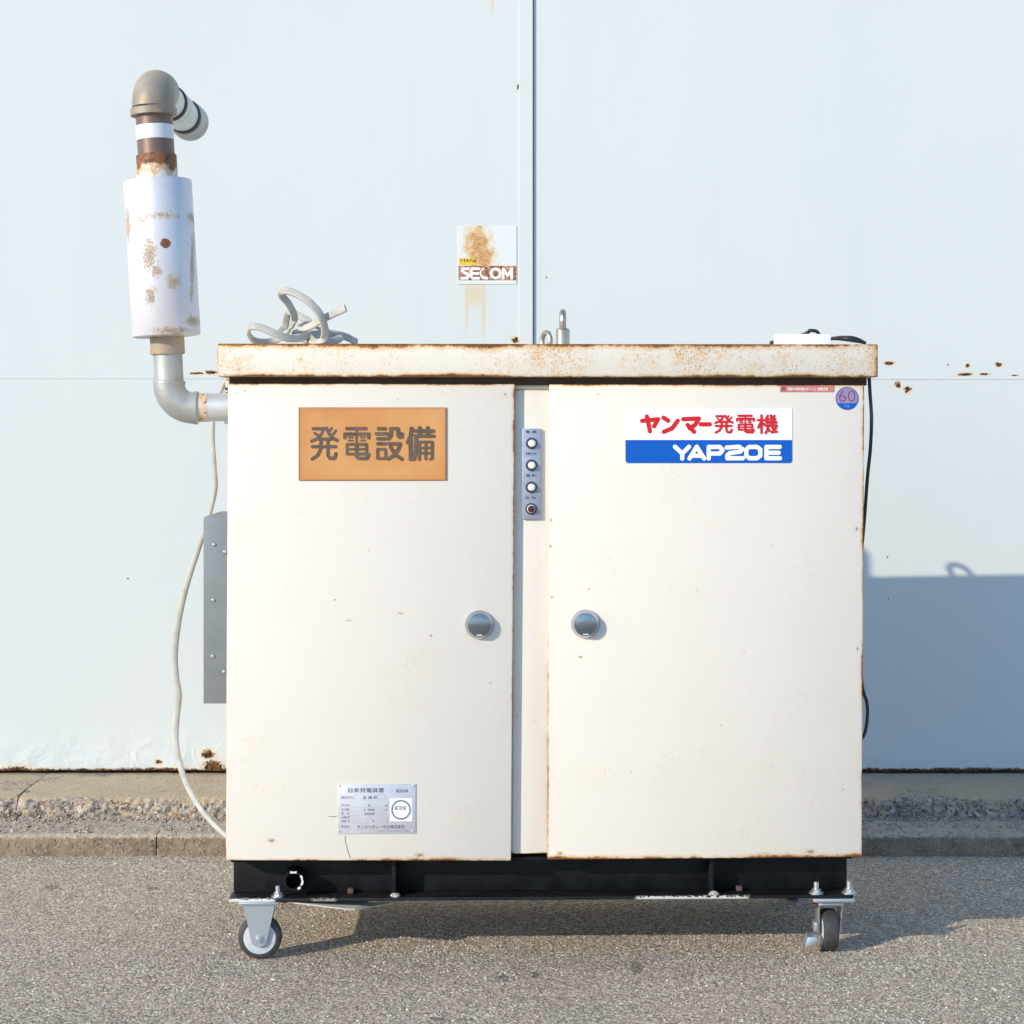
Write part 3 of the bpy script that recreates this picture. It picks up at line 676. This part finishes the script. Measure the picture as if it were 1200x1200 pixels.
# nameplate
x0, x1, z0, z1 = quad(396.2, 918.6, 487.2, 977.2, -.001)
npl = part(MB().box(x0, x1, -.0022, -.0002, z0, z1, .0007, 2), 'nameplate', 'nameplate'); tag(npl, 'small silver nameplate')
def nb(u0, v0, u1, v1): return quad(385 + u0 / 10, 905 + v0 / 10, 385 + u1 / 10, 905 + v1 / 10, -.0024)
text('自家発電装置', nb(230, 182, 652, 240), -.0024, 'title', 'ink', npl, .010)
text('認定証票', nb(790, 200, 932, 238), -.0024, 'print', 'ink', npl, .01)
text('認定区分', nb(150, 278, 290, 312), -.0024, 'print', 'ink_faded', npl, .02)
text('普 通 形', nb(400, 278, 572, 314), -.0024, 'print', 'ink', npl, .015)
for i, (a, b_, c_) in enumerate((('定格出力', '20', 'kW'), ('定格電圧', '1 500', 'V'), ('型   式', '50Hz60', None), ('山番号', None, None), ('製造年月', '年', '月'), ('製造者名', None, None))):
    v = (372, 422, 468, 512, 558, 622)[i]
    text(a, nb(148, v, 248, v + 30), -.0024, 'print', 'ink_faded', npl, .02)
    if b_: text(b_, nb(*((420, v + 4, 540, v + 30) if len(b_) > 2 else (460 if i == 0 else 515, v + 4, 490 if i == 0 else 535, v + 30))), -.0024, 'print', 'ink', npl, .01)
    if c_: text(c_, nb(662 if i < 2 else 682, v + 6, 694, v + 30), -.0024, 'print', 'ink', npl, .01)
text('ヤンマーディーゼル株式会社', nb(335, 616, 892, 662), -.0024, 'maker_name', 'ink', npl, .014)
text('型式認定 日本内燃力発電設備協会認定委員会', nb(585, 680, 950, 696), -.0024, 'print', 'ink_faded', npl, 0)
ln = MB()
for v in (410, 456, 502, 546, 590, 664): X0, X1, Z0, Z1 = nb(270 if v < 600 else 150, v, 700, v + 3.5); ln.poly([(X0, -.0024, Z0), (X1, -.0024, Z0), (X1, -.0024, Z1), (X0, -.0024, Z1)])
for u0, v0, u1, v1 in ((304, 262, 664, 265), (304, 324, 664, 327), (302, 262, 305, 327), (661, 262, 664, 327)): X0, X1, Z0, Z1 = nb(u0, v0, u1, v1); ln.poly([(X0, -.00243, Z0), (X1, -.00243, Z0), (X1, -.00243, Z1), (X0, -.00243, Z1)])
part(ln, 'ruled_lines', 'ink_faded', npl, smooth=False)
X0, X1, Z0, Z1 = nb(718, 305, 980, 575)
part(MB().box(X0, X1, -.0026, -.0021, Z0, Z1), 'seal_field', 'sign_white', npl, smooth=False)
cx, cz = (X0 + X1) / 2 + .0003, (Z0 + Z1) / 2; gear = MB()
for i in range(32):
    a, b_ = 2 * math.pi * i / 32, 2 * math.pi * (i + .55) / 32; e = 2 * math.pi * (i + 1) / 32
    for r0, r1, s, t in ((.0098 * 2, .0110 * 2, a, e), (.0110 * 2, .0119 * 2, a, b_)):
        gear.poly([(cx + r * math.cos(q), -.0028, cz + r * math.sin(q)) for r, q in ((r0, s), (r1, s), (r1, t), (r0, t))])
part(gear, 'gear_seal', flat('seal_ink', (.07, .12, .19), .6), npl, smooth=False)
text('認定証', (cx - .0155, cx + .0155, cz - .001, cz + .0095), -.0028, 'seal_text', 'ink_faded', npl, .03)
for u, v in ((130, 155), (995, 155), (122, 690), (990, 690)):
    p = L(385 + u / 10, 905 + v / 10, -.002)
    part(MB().lathe((p.x, -.0021, p.z), (0, -1, 0), [(0, .0026), (.0008, .0024), (.0014, .0014)], 14), 'screw', 'zinc', npl)
# cracks in the paint below the nameplate
for P in ([(404.3, 979.5), (404.8, 986), (407.5, 997), (411, 1006.5)], [(385, 956.6), (391, 957.2), (394.5, 956.8)]):
    pr = [L(*q, -.0003) for q in P]; cr = MB()
    for a, b_ in zip(pr, pr[1:]):
        v = (b_ - a); nn = Vector((-v.z, 0, v.x)).normalized() * .0007
        cr.poly([a - nn, b_ - nn, b_ + nn, a + nn])
    part(cr, 'paint_crack', 'crack_rust', dl, smooth=False)

# indicator panel
x0, x1, z0, z1 = quad(611.6, 502.2, 633.6, 608, .010)
ip = part(MB().box(x0, x1, .010, .0192, z0, z1, .0008), 'indicator_panel', 'plate_blue')
for i, (px, py) in enumerate(((623, 519.5), (622.8, 545.2), (622.6, 571), (622.4, 596.3))):
    p = L(px, py, .010); last = i == 3
    part(MB().lathe((p.x, .0101, p.z), (0, -1, 0), [(0, .0136), (.003, .0136), (.0042, .0125), (.0045, .0105)], 28), 'bezel', 'bezel', ip)
    part(MB().lathe((p.x, .006, p.z), (0, -1, 0), [(0, .0092), (.001, .0096), (.0022, .0086)], 28), 'lamp_ring', 'chrome' if not last else 'white', ip)
    part(MB().lathe((p.x, .004, p.z), (0, -1, 0), [(0, .0082), (.0035, .0082), (.0056, .0065), (.0064, .003)], 28), 'lamp', 'lens_red' if last else 'lens_white', ip)
    y = (506.3, 532, 557.5, 583.5)[i]; X0, X1, Z0, Z1 = quad(614, y - 2.8, 630.5, y + 2.4, .0098); fr_ = MB()
    for a0, a1, b0, b1 in ((X0, X1, Z0, Z0 + .0007), (X0, X1, Z1 - .0007, Z1), (X0, X0 + .0007, Z0 + .0007, Z1 - .0007), (X1 - .0007, X1, Z0 + .0007, Z1 - .0007)):
        fr_.poly([(a0, .0098, b0), (a1, .0098, b0), (a1, .0098, b1), (a0, .0098, b1)])
    part(fr_, 'label_frame', 'ink_faded', ip, smooth=False)
    text(('電 源', '自動待機', '運 転', '故 障')[i], (X0 + .004, X1 - .004, Z0 + .0022, Z1 - .0022), .0097, 'print', 'ink', ip, .02)

# ---- eye bolts on the lid
def eye(px, d, ztop, r_out, wire, turn, collar):
    x = L(px, 400, d).x; b = MB(); zc = ztop - r_out; R0 = r_out - wire
    for i in range(28):
        pass
    ring = [Vector((x + R0 * math.cos(t) * math.sin(turn), d + R0 * math.cos(t) * math.cos(turn), zc + R0 * math.sin(t))) for t in [2 * math.pi * i / 28 for i in range(29)]]
    b.sweep(ring, wire, ref=(math.cos(turn), -math.sin(turn), 0), n=10, caps=False)
    top = zc - R0 - LIDT + wire * .3; b.lathe((x, d, LIDT), (0, 0, 1), [(0, collar), (top - .003, collar), (top, collar * .86)], 28)
    return part(b, 'eye_bolt', 'bolt_steel')
eye(659.5, .09, L(659, 362, .09).z, .029, .0085, R(4), .0165)
eye(640, .655, L(640, 386.5, .655).z, .030, .0072, R(-26), .014)

# ---- exhaust: stub, elbow, pipe, muffler, pipe, elbow, outlet running to the wall
ex = tag(empty('exhaust_pipe', L(262, 478, .12), 0, gen), 'rusty silver exhaust pipe with muffler')
ED = .25; es = S(ED)
def E(px, py, d=ED): return L(px, py, d) - ex.location
def seg(name, mat, p, q, prof, n=40):              # prof in fractions of the length / px radii
    a, b = E(*p), E(*q); ln = (b - a).length
    return part(MB().lathe(a, b - a, [(t * ln, r / es) for t, r in prof], n), name, mat, ex)
seg('stub', 'galv_light', (228, 477.5), (277, 477), [(0, 16.6), (1, 16.6)])
seg('stub_collar', 'rust_collar', (234, 477.6), (244, 477.5), [(0, 16.9), (1, 16.9)])
# flange on the cabinet's side, with its bolts
f0 = L(268, 477, ED)
part(MB().box(-.668 - .008 + 0, -.655, ED - .052, ED + .052, f0.z - .046, f0.z + .052, .002), 'exhaust_flange', paint('flange_paint', .02, .1, (.001, 0, 0, 0), .5, .3))
for dz in (-.036, .044):
    part(MB().lathe((-.684, ED - .042, f0.z + dz), (1, 0, 0), [(0, .0065), (.008, .0065)], 6), 'flange_bolt', 'zinc')
arc = [(198, 447), (198, 450)] + [(226 - 28 * math.cos(t), 450 + 28 * math.sin(t)) for t in [R(9 * i) for i in range(1, 11)]] + [(231, 478)]
part(MB().sweep([E(*q) for q in arc], [18.3 / es] * 11 + [18.6 / es] * 2, n=40), 'lower_elbow', 'galv', ex)
seg('elbow_lip', 'galv', (198.2, 446), (198.1, 450), [(0, 18), (.2, 18.9), (1, 18.9)])
seg('elbow_lip', 'galv', (227, 478), (232.3, 478), [(0, 19.2), (.9, 19.4), (1, 18.6)])
seg('lower_pipe', 'galv', (198.2, 449), (196.4, 412), [(0, 16.8), (1, 16.8)])
seg('lower_collar', 'lower_collar', (196.6, 415.3), (195.6, 391), [(0, 19.4), (.06, 19.9), (.94, 19.9), (1, 19.9)])
def flecked(name, base, spots, dirt=()):
    """silver enamel with rust spots and a brown side strip at the given places (front-view px)"""
    g = G(name, .38, .22); k = 1 / es
    def field(sp):
        D = None
        for px, py, rx, rz in sp:
            p = E(px, py, ED - .05)
            d = g.vec('LENGTH', g.vec('MULTIPLY', g.vec('SUBTRACT', g.obj, (p.x, 0, p.z)), (1 / (rx * k), 0, 1 / (rz * k))))
            D = d if D is None else g.math('MINIMUM', D, d)
        return D
    n, f = g.noise(40, 4, .65), g.noise(200, 5, .78)
    D = g.math('ADD', field(spots), g.math('MULTIPLY', g.math('SUBTRACT', n, .5), 1.6))
    c = g.mix(g.math('MULTIPLY', g.step(g.noise(12, 4), .4, .7), .2), base, tuple(q * .8 for q in base))
    c = g.mix(g.math('MULTIPLY', g.step(D, 1.15, .4), .32), c, (.62, .44, .20))
    hit = g.step(g.math('SUBTRACT', g.math('MULTIPLY', D, .26), f), -.315, -.43)
    c = g.mix(g.math('MULTIPLY', hit, .6), c, g.mix(g.step(n, .4, .6), (.45, .27, .12), (.20, .09, .04)))
    E2 = g.math('ADD', field([(196, 287, 6.5, 6.5)]), g.math('MULTIPLY', g.math('SUBTRACT', n, .5), .9))
    c = g.mix(g.step(E2, 1.0, .75), c, (.24, .085, .03))
    gz = g.sep(g.gen)[2]; rim = g.math('MINIMUM', gz, g.math('SUBTRACT', 1, gz))
    c = g.mix(g.math('MULTIPLY', g.step(g.math('ADD', rim, g.math('MULTIPLY', n, .03)), .026, .012), .75), c, (.25, .15, .09))
    c = g.mix(g.math('MULTIPLY', g.step(g.math('ADD', g.noise(150, 3, .7), g.math('MULTIPLY', g.noise(14, 2), .3)), .80, .86), .65), c, (.34, .22, .13))
    g.color(c); g.bump(g.math('ADD', hit, f), .0005); return g.m
M['muffler'] = flecked('silver_enamel', (.70, .68, .705), [(149, 262, 6, 24), (190, 254, 22, 5), (168, 258, 8, 4), (178, 300, 10, 26), (186, 318, 8, 10), (205, 331, 9, 12), (179, 348, 9, 13),
                                                         (226, 376, 7, 8), (202, 388, 26, 6), (224, 254, 7, 9), (224, 310, 2.2, 50)])  # last entry is a narrow brown strip down the right edge
mu = seg('muffler', 'muffler', (195.4, 395.2), (184.6, 211), [(0, 21), (.004, 36), (.008, 38.4), (.018, 39.4), (.982, 39.4), (.992, 38.6), (.996, 37), (1, 24)], 64)
seg('upper_collar', 'upper_collar', (184.8, 214), (183.2, 181.5), [(0, 23.6), (.97, 23.3), (1, 22.6)])
seg('upper_pipe', 'rust_pipe', (183.4, 185), (180.4, 130), [(0, 21.3), (1, 21.3)])
seg('white_band', 'white_band', (182, 164.5), (181.1, 147.5), [(0, 21.5), (.02, 21.9), (.98, 21.9), (1, 21.5)])
seg('elbow_lip', 'cast', (180.5, 136.5), (180, 126.5), [(0, 25), (.08, 27), (.85, 27), (1, 25)])
b0 = E(180, 127); up = E(180, 103) - b0; rb = .052; c0 = b0 + up - Vector((0, 0, rb)); path = [b0] + [c0 + Vector((0, rb - rb * math.cos(t), rb * math.sin(t))) for t in [R(9 * i) for i in range(0, 11)]]
path.append(path[-1] + Vector((0, .012, 0)))
part(MB().sweep(path, [24.9 / es] * (len(path) - 1) + [25.5 / es], ref=(1, 0, 0), n=44), 'upper_elbow', 'cast', ex)
e0 = path[-1]; bd_ = Vector((.03, 1, .0))          # towards the wall
def back(name, mat, t0, t1, prof): return part(MB().lathe(e0 + bd_ * t0, bd_, [(t0 * 0 + a * (t1 - t0), r) for a, r in prof], 40), name, mat, ex)
back('outlet_pipe', 'galv_light', 0, .45, [(0, .0425), (1, .0425)])
back('dark_ring', 'dark_ring', .0, .010, [(0, .0455), (.2, .0475), (.8, .0475), (1, .0435)])
back('dark_ring', 'dark_ring', .145, .167, [(0, .0435), (.2, .0475), (.8, .0475), (1, .0435)])
back('coupling', 'galv_light', .168, .285, [(0, .0445), (.05, .0462), (.95, .0462), (1, .0445)])
back('dark_ring', 'dark_ring', .350, .374, [(0, .0435), (.2, .0475), (.8, .0475), (1, .0435)])
back('end_coupling', 'galv', .375, .475, [(0, .047), (.05, .0495), (.45, .0495), (.5, .051), (.97, .051), (1, .046)])

x0, x1, z0, z1 = quad(263.2, 446, 270, 460, .03)
part(MB().box(x0, x1, .03, .10, z0, z1, .001), 'side_lug', paint('lug_paint', x1 - x0, z1 - z0, (.001, 0, .001, 0), .5, .3))
p = L(265.3, 455.5, .03); part(MB().lathe((p.x, .0298, p.z), (0, -1, 0), [(0, .0035), (.004, .0035)], 6), 'lug_bolt', 'dark_ring')
p = L(264.5, 494, .06); part(MB().lathe((p.x - .003, .06, p.z), (1, 0, 0), [(0, .006), (.009, .006)], 6), 'flange_bolt', 'zinc')
# ---- grey junction box on the left side
d0 = .15
x0 = L(238.4, 700, d0).x; z0, z1 = L(250, 824.5, d0).z, L(250, 606, d0).z
jb = part(MB().box(x0, -.648, d0, d0 + .32, z0, z1, .0012), 'junction_box', 'steel_grey'); tag(jb, 'grey steel box')
for px, py in ((250.5, 638), (249.5, 703), (249, 769), (263.5, 646.5), (262.3, 787)):
    p = L(px, py, d0)
    part(MB().lathe((p.x, d0 + .0005, p.z), (0, -1, 0), [(0, .0052), (.0022, .005), (.0042, .0034), (.0048, .0012)], 16), 'screw', 'zinc', jb)

# ---- black base frame
fd = .02
fx0, fx1 = L(270, 1040, fd).x, L(998.5, 1040, fd).x
fz0, fz1 = L(600, 1055, fd).z, L(640, 1003, fd).z
def chipped():
    g = G('chipped_black_paint', .5, 0, .3)
    x, y, z = g.sep(g.obj)
    e = g.math('ADD', g.math('DIVIDE', g.math('SUBTRACT', z, fz0), .006), g.math('MULTIPLY', g.math('SUBTRACT', g.noise(95, 5, .75), .5), 5.0))
    zone = g.math('MAXIMUM', g.step(x, -.53, -.58), g.math('MULTIPLY', g.step(x, .27, .32), g.step(x, .58, .54)))
    zone = g.math('ADD', zone, g.step(g.noise(6, 2), .56, .7, 0, .55))
    m = g.math('MULTIPLY', g.math('MULTIPLY', g.step(e, 1.25, .9), g.step(zone, .4, .7)), g.step(y, fd + .012, fd + .002))
    c = g.mix(g.step(g.noise(18, 4), .4, .7), (.006, .0065, .008), (.014, .014, .015))
    c = g.mix(g.math('MULTIPLY', g.step(g.noise(60, 4, .7), .66, .72), .6), c, (.14, .13, .12))
    g.color(g.mix(m, c, (.62, .59, .54))); g.rough(.5); return g.m
M['chipped'] = chipped()
fr_ = tag(empty('base_frame', ((fx0 + fx1) / 2, fd, 0), 0, gen), 'black steel channel frame with chipped edges')
def _fp(b, name, mat):
    o = b.build(name, M[mat] if isinstance(mat, str) else mat, None); o.parent = fr_; o.matrix_parent_inverse = Matrix.Translation(fr_.location).inverted(); return o
fl = .0075
_fp(MB().box(fx0, fx1, fd + .062, fd + .07, fz0 + fl + .0004, fz1, .001), 'web', 'black_paint')
_fp(MB().box(fx0 - .004, fx1 + .003, fd, fd + .072, fz0, fz0 + fl, .0016), 'lower_flange', 'chipped')
_fp(MB().box(fx0, fx1, fd + .004, fd + .061, fz1 - .012, fz1 - .004, .001), 'upper_flange', 'black_paint')
for x in (fx0, fx1 - .008): _fp(MB().box(x, x + .008, fd + .074, .66, fz0, fz1, .001), 'side_rail', 'black_paint')
_fp(MB().box(fx0, fx1, .62, .628, fz0, fz1, .001), 'rear_rail', 'black_paint')
for px in (462, 833):
    p = L(px, 1030, fd + .03); _fp(MB().box(p.x - .005, p.x + .005, fd + .012, fd + .0615, fz0 + fl + .0005, fz1 - .0125, .001), 'stiffener', 'black_paint')
    wd = MB(); bmesh.ops.create_icosphere(wd.bm, subdivisions=2, radius=.009)
    for v_ in wd.bm.verts: v_.co = Vector((v_.co.x * 1.3, v_.co.y * .8, v_.co.z * .7)) * (1 + .5 * mnoise.noise(v_.co * 120 + Vector((px, 0, 0)))) + Vector((p.x + .004, fd + .010, fz0 + fl + .003))
    _fp(wd, 'weld_bead', 'weld')
p = L(343.7, 1033, fd)                             # drain spout poking through the web
_fp(MB().lathe((p.x, fd + .062, p.z), (0, -1, 0), [(0, .024), (.056, .024), (.0585, .0225), (.0585, .0185), (.02, .0175)], 30, False), 'drain_spout', 'black_paint')
wb = MB()
for a0, a1 in ((-30, 38), (70, 110), (-62, -40)):
    q = [R(a0 + (a1 - a0) * i / 6) for i in range(7)]
    for s, t in zip(q, q[1:]):
        wb.poly([(p.x + r * math.cos(w), fd + .0030, p.z + r * math.sin(w)) for r, w in ((.0187, s), (.0232 - .001 * math.sin(s * 9), s), (.0232 - .001 * math.sin(t * 9), t), (.0187, t))])
_fp(wb, 'spout_chip', 'white_band')
def bolt(px, py0, py1, d, wide=.013):
    p = L(px, py1, d); h = (py1 - py0) / S(d); z = fz0 + fl
    b = MB().lathe((p.x, d, z), (0, 0, 1), [(0, wide * 1.1), (.004, wide * 1.1)], 20)
    b.lathe((p.x, d, z + .0031), (0, 0, 1), [(0, .0105), (.0085, .0105)], 6)
    b.lathe((p.x, d, z + .0117), (0, 0, 1), [(0, .0062), (max(.004, h - .0117), .0058)], 14)
    _fp(b, 'bolt', 'zinc')
bolt(325.7, 1040, 1053, fd + .018, .014); bolt(956.5, 1037.5, 1051, fd + .018, .0155); bolt(995, 1037, 1051, fd + .018, .0155)
for px, py in ((866, 1047), (411, 1049)):
    p = L(px, py, fd + .05); _fp(MB().box(p.x - .007, p.x + .007, fd + .04, fd + .056, fz0 + fl + .0003, fz0 + fl + .012, .002), 'cable_clip', flat('dusty_brown_clip', (.10, .06, .055), .8))

# pale drip tray hanging under the frame
A, T, T2, B, Rg = L(338, 1056.6, .03), L(402, 1064.5, .008), L(416, 1065.5, .008), L(464, 1057, .13), L(432, 1057.5, .075)
tr = MB()
def plate(P, th=.0025):
    v = [tr.bm.verts.new(q) for q in P]; w = [tr.bm.verts.new(Vector(q) - Vector((0, 0, th))) for q in P]; n = len(P)
    tr.bm.faces.new(v); tr.bm.faces.new(w[::-1])
    for i in range(n): tr.bm.faces.new((v[i], w[i], w[(i + 1) % n], v[(i + 1) % n]))
back_l, back_r = Vector((A.x, .5, A.z)), Vector((Rg.x, .5, Rg.z))
plate([A, T, T2, Rg, back_r, back_l]); plate([T2 + Vector((.0008, 0, -.0003)), B, Rg + Vector((.0008, 0, -.0003))])
part(tr, 'drip_tray', flat('tray_paint', (.60, .55, .46), .6), smooth=False)

# ---- casters
def wheel(b_name, ca, c, axis, w, r):
    ax = Vector(axis); h = w / 2
    part(MB().lathe(c - ax * h, ax, [(0, r * .74), (.001, r * .9), (.004, r * .975), (.010, r), (w - .010, r), (w - .004, r * .975), (w - .001, r * .9), (w, r * .74)], 48), 'tyre', 'rubber', ca)
    part(MB().lathe(c - ax * (h + .0012), ax, [(0, r * .30), (.0004, r * .60), (-.0010 + .002, r * .66), (.0012, r * .735), (w + .0012, r * .735), (w + .0014, r * .66), (w + .002, r * .6), (w + .0024, r * .3)], 40), 'rim', 'grey_plastic', ca)
def fixed_caster(c, loc_d):
    ca = empty('caster', (c.x, c.y, 0), 0, gen); o = Vector((0, 0, c.z)); r = c.z
    wheel('wheel', ca, o, (0, 1, 0), .032, r)
    zt_ = fz0 - .0002
    part(MB().box(-.047, .047, -.036, .036, zt_ - .005, zt_, .001), 'mounting_plate', 'zinc', ca)
    for s in (-1, 1):
        y0 = s * .0215; q = [(-.040, zt_ - .0052), (-.036, zt_ - .012), (-.0205, c.z - .004)]
        arcp = [(.019 * math.cos(R(t)), c.z + .019 * math.sin(R(t))) for t in range(190, 351, 20)]
        pts = q[:2] + arcp + [(.036, zt_ - .012), (.040, zt_ - .0052)]
        part(MB().prism(pts, min(y0, y0 + s * .003), max(y0, y0 + s * .003)), 'fork', 'zinc', ca)
    for s in (-1, 1): part(MB().lathe((0, s * .0248, c.z), (0, s, 0), [(0, .0085), (.006, .0085), (.0062, .0055), (.009, .005)], 6 if s < 0 else 8), 'axle_nut', 'zinc', ca)
    return ca
cL = L(304.9, 1097, .05); cL.z = .0515
left_c = tag(fixed_caster(cL, .05), 'fixed caster seen from the side')
def swivel_caster(c):
    ca = empty('caster', (c.x, c.y, 0), 0, gen); o = Vector((0, 0, c.z)); r = c.z; zt_ = fz0 - .0002
    wheel('wheel', ca, o, (1, 0, 0), .036, r)
    part(MB().box(-.049, .049, -.072, .045, zt_ - .0085, zt_, .0015), 'mounting_plate', 'zinc', ca)
    part(MB().lathe((0, 0, zt_ - .0068), (0, 0, -1), [(0, .030), (.004, .034), (.009, .034), (.013, .029)], 36), 'swivel_race', 'zinc', ca)
    for s in (-1, 1):
        x = s * .0245; y0 = -.026
        b = MB(); top = zt_ - .019
        b.hexa([(x - .0016 + s * .004, -.032, top), (x + .0016 + s * .004, -.032, top), (x + .0016 + s * .004, .034, top), (x - .0016 + s * .004, .034, top),
                (x - .0016, -.012, c.z - .012), (x + .0016, -.012, c.z - .012), (x + .0016, .014, c.z - .012), (x - .0016, .014, c.z - .012)], .0008)
        part(b, 'fork', 'zinc', ca)
        part(MB().lathe((s * .0262, 0, c.z), (s, 0, 0), [(0, .008), (.006, .008)], 6), 'axle_nut', 'zinc', ca)
    part(MB().hexa([(-.0305, -.034, zt_ - .0262), (.0305, -.034, zt_ - .0262), (.0305, -.034, zt_ - .0195), (-.0305, -.034, zt_ - .0195),
                    (-.0305, .034, zt_ - .0262), (.0305, .034, zt_ - .0262), (.0305, .034, zt_ - .0195), (-.0305, .034, zt_ - .0195)], .002), 'crown', 'zinc', ca)
    part(MB().hexa([(-.066, -.052, .020), (-.039, -.052, .026), (-.036, -.050, .046), (-.058, -.050, .044), (-.066, -.020, .024), (-.039, -.020, .030), (-.036, -.018, .050), (-.058, -.018, .048)], .002), 'brake_pedal', 'zinc', ca)
    part(MB().hexa([(-.040, -.030, .052), (-.030, -.030, .052), (-.030, -.030, .074), (-.040, -.030, .074), (-.040, .0, .052), (-.030, .0, .052), (-.030, .0, .074), (-.040, .0, .074)], .002), 'brake_lever', 'zinc', ca)
    part(MB().box(-.045, -.032, -.034, -.02, zt_ - .028, zt_ - .021, .002), 'red_tab', flat('dark_red_tab', (.16, .03, .03), .6), ca)
    return ca
cR = L(970.8, 1090, .085); cR.z = .0495
right_c = tag(swivel_caster(cR), 'swivel caster with a brake pedal')
def copy_tree(o, parent, loc):
    c = o.copy(); C.objects.link(c); c.parent = parent; c.location = loc
    for ch in o.children:
        d = ch.copy(); C.objects.link(d); d.parent = c
    return c
for src, x in ((left_c, left_c.location.x), (right_c, right_c.location.x)):
    c = copy_tree(src, gen, (x, .585, 0)); c['label'] = 'rear caster'

# ------------------------------------------------------------------ loose things
def cable(name, P, rw, rt, mat, label, cat, n=10, ref=(0, -1, 0), base=None, sq=1.0):
    pts = spline(P, n); base = Vector(base) if base is not None else pts[0]
    return tag(MB().sweep(pts, rw, rt, ref, 16, sq=sq).build(name, M[mat], None, off=base), label, cat)
# flat grey cable tangled on the lid
Z0 = 401.5
def K(px, py, d): return Wd(px, py, d)
coil = [K(418, 401, .20), K(402, 393.5, .17), K(386, 391, .16), K(365, 392.5, .12), K(345, 397, .07), K(325, 392, .05), K(306, 384, .05), K(294, 383, .06), K(291.5, 391, .10), K(300, 400, .16), K(318, 400, .20),
        K(334, 392, .19), K(340, 385, .15), K(345, 372, .10), K(338, 356, .06), K(329.5, 345.5, .04), K(334, 341, .02), K(346, 344, .01), K(361, 353, .0), K(374, 367, .0), K(380, 382, .01), K(380, 395, .03),
        K(372, 400.5, .07), K(356, 398, .13), K(346, 391, .17), K(362, 386, .20), K(388, 391, .18), K(398, 397, .13), K(380, 400, .10), K(356, 395, .12), K(338, 397, .16), K(328, 391, .20), K(334, 382, .22), K(338, 366, .20), K(350, 370, .17), K(362, 378, .14), K(352, 384, .08), K(362, 383, .05), K(382, 372, .02), K(405, 361, .0)]
cable('power_cable', coil, .0090, .0043, 'cable_grey', 'tangled loops of flat grey cable lying on the left part of the rusty lid', 'cable', 9, base=Wd(350, 402, .1), sq=.55, ref=(.25, -1, .35))
# white block and the black wire beside it
p0, p1 = L(911, 402.5, .01), L(974, 391.3, .01)
wbk = MB()
wbk.box(p0.x, p1.x, .01, .07, LIDT + .0006, p1.z, .0025)
o = wbk.build('white_block', M['white'], None, off=((p0.x + p1.x) / 2, .04, LIDT)); o.location = RY @ o.location; o.rotation_euler.z = YAW
tag(o, 'small white plastic block lying on the right end of the rusty lid', 'block')
wire = [K(903, 402, .06), K(912, 398.8, .09), K(930, 396, .11), K(946, 390, .11), K(949, 387.3, .10), K(957, 388.5, .10), K(962, 394, .11), K(972, 397, .09), K(985, 395.5, .05), K(1000, 396, .04), K(1012, 401, .06),
        K(1005, 400, .10), K(988, 397.5, .12), K(976, 396.5, .08), K(990, 396.5, .03), K(1006, 399, .03), K(1014, 402, .05)]
cable('black_wire', wire, .0042, .003, 'black_cord', 'loops of thin black wire behind and right of the white block on the lid', 'wire', 9, base=Wd(980, 402, .06))
# grey cable hanging at the left
hang = [Wd(266, 444, .46), Wd(258.5, 460, .46), Wd(251, 485, .47), Wd(249.5, 510, .47), Wd(251.5, 545, .48), Wd(253, 570, .50), Wd(248, 595, .52), Wd(240, 622, .53), Wd(232, 645, .54), Wd(219, 685, .56), Wd(209.5, 725, .57), Wd(204.5, 765, .57),
        Wd(206, 795, .56), Wd(209, 815, .55), Wd(206, 845, .54), Wd(205.5, 868, .52), Wd(210, 893, .48), Wd(220, 922, .42), Wd(238, 952, .34), Wd(264, 979, .26), Wd(290, 996, .22)]
nn = (len(hang) - 1) * 8 + 1
cable('hanging_cable', hang, [.0052 + .0042 * min(1, max(0, (i / nn - .3) * 4)) - .0030 * min(1, max(0, (i / nn - .72) * 5)) for i in range(nn)], [.0042] * nn, 'cable_grey',
      'slack grey cable hanging down the left side of the cabinet in front of the wall', 'cable', 8, base=Wd(232, 645, .54))
# black cord hanging at the right
cord = [Wd(1018.5, 441, .02), Wd(1019.5, 460, .02), Wd(1021.3, 490, .02), Wd(1020, 525, .03), Wd(1016.5, 560, .05), Wd(1012, 620, .10), Wd(1003, 720, .2), Wd(1010, 800, .26), Wd(1015.5, 822, .28), Wd(1016.5, 838, .28), Wd(1013, 860, .27), Wd(1000, 885, .24), Wd(990, 960, .24), Wd(985, 1004, .24)]
cable('hanging_black_cord', cord, .0042, .0042, 'black_cord', 'thin black cord hanging down the right edge of the cabinet from the lid', 'cord', 8, base=Wd(1018, 450, .03))
# small things on the asphalt
def lump(name, px, py, r, mat, label, cat):
    y = CAM_H * F / (py - 500) - CAM_D; p = Wy(px, py, y); b = MB()
    bmesh.ops.create_icosphere(b.bm, subdivisions=2, radius=r)
    for v_ in b.bm.verts: v_.co *= 1 + .35 * mnoise.noise(v_.co / r * 1.3 + Vector((px, 0, 0))); v_.co.z = v_.co.z * .6 + r * .5
    o = b.build(name, M[mat]); o.location = (p.x, p.y, 0); tag(o, label, cat)
lump('pebble', 871.5, 1094, .0055, 'ochre_pebble', 'small ochre pebble on the asphalt at the edge of the shadow under the cabinet', 'pebble')
y = CAM_H * F / 594 - CAM_D; p = Wy(735, 1094, y); lf = MB()
lf.prism([(-.007, 0), (-.002, .004), (.007, .0005), (-.001, -.003)], 0, .0006)
o = lf.build('fallen_leaf', M['leaf'], smooth=False); o.location = (p.x, p.y, .001); o.rotation_euler = (R(-75), 0, .4)
tag(o, 'tiny yellow green leaf on the asphalt in front of the shadow', 'leaf')
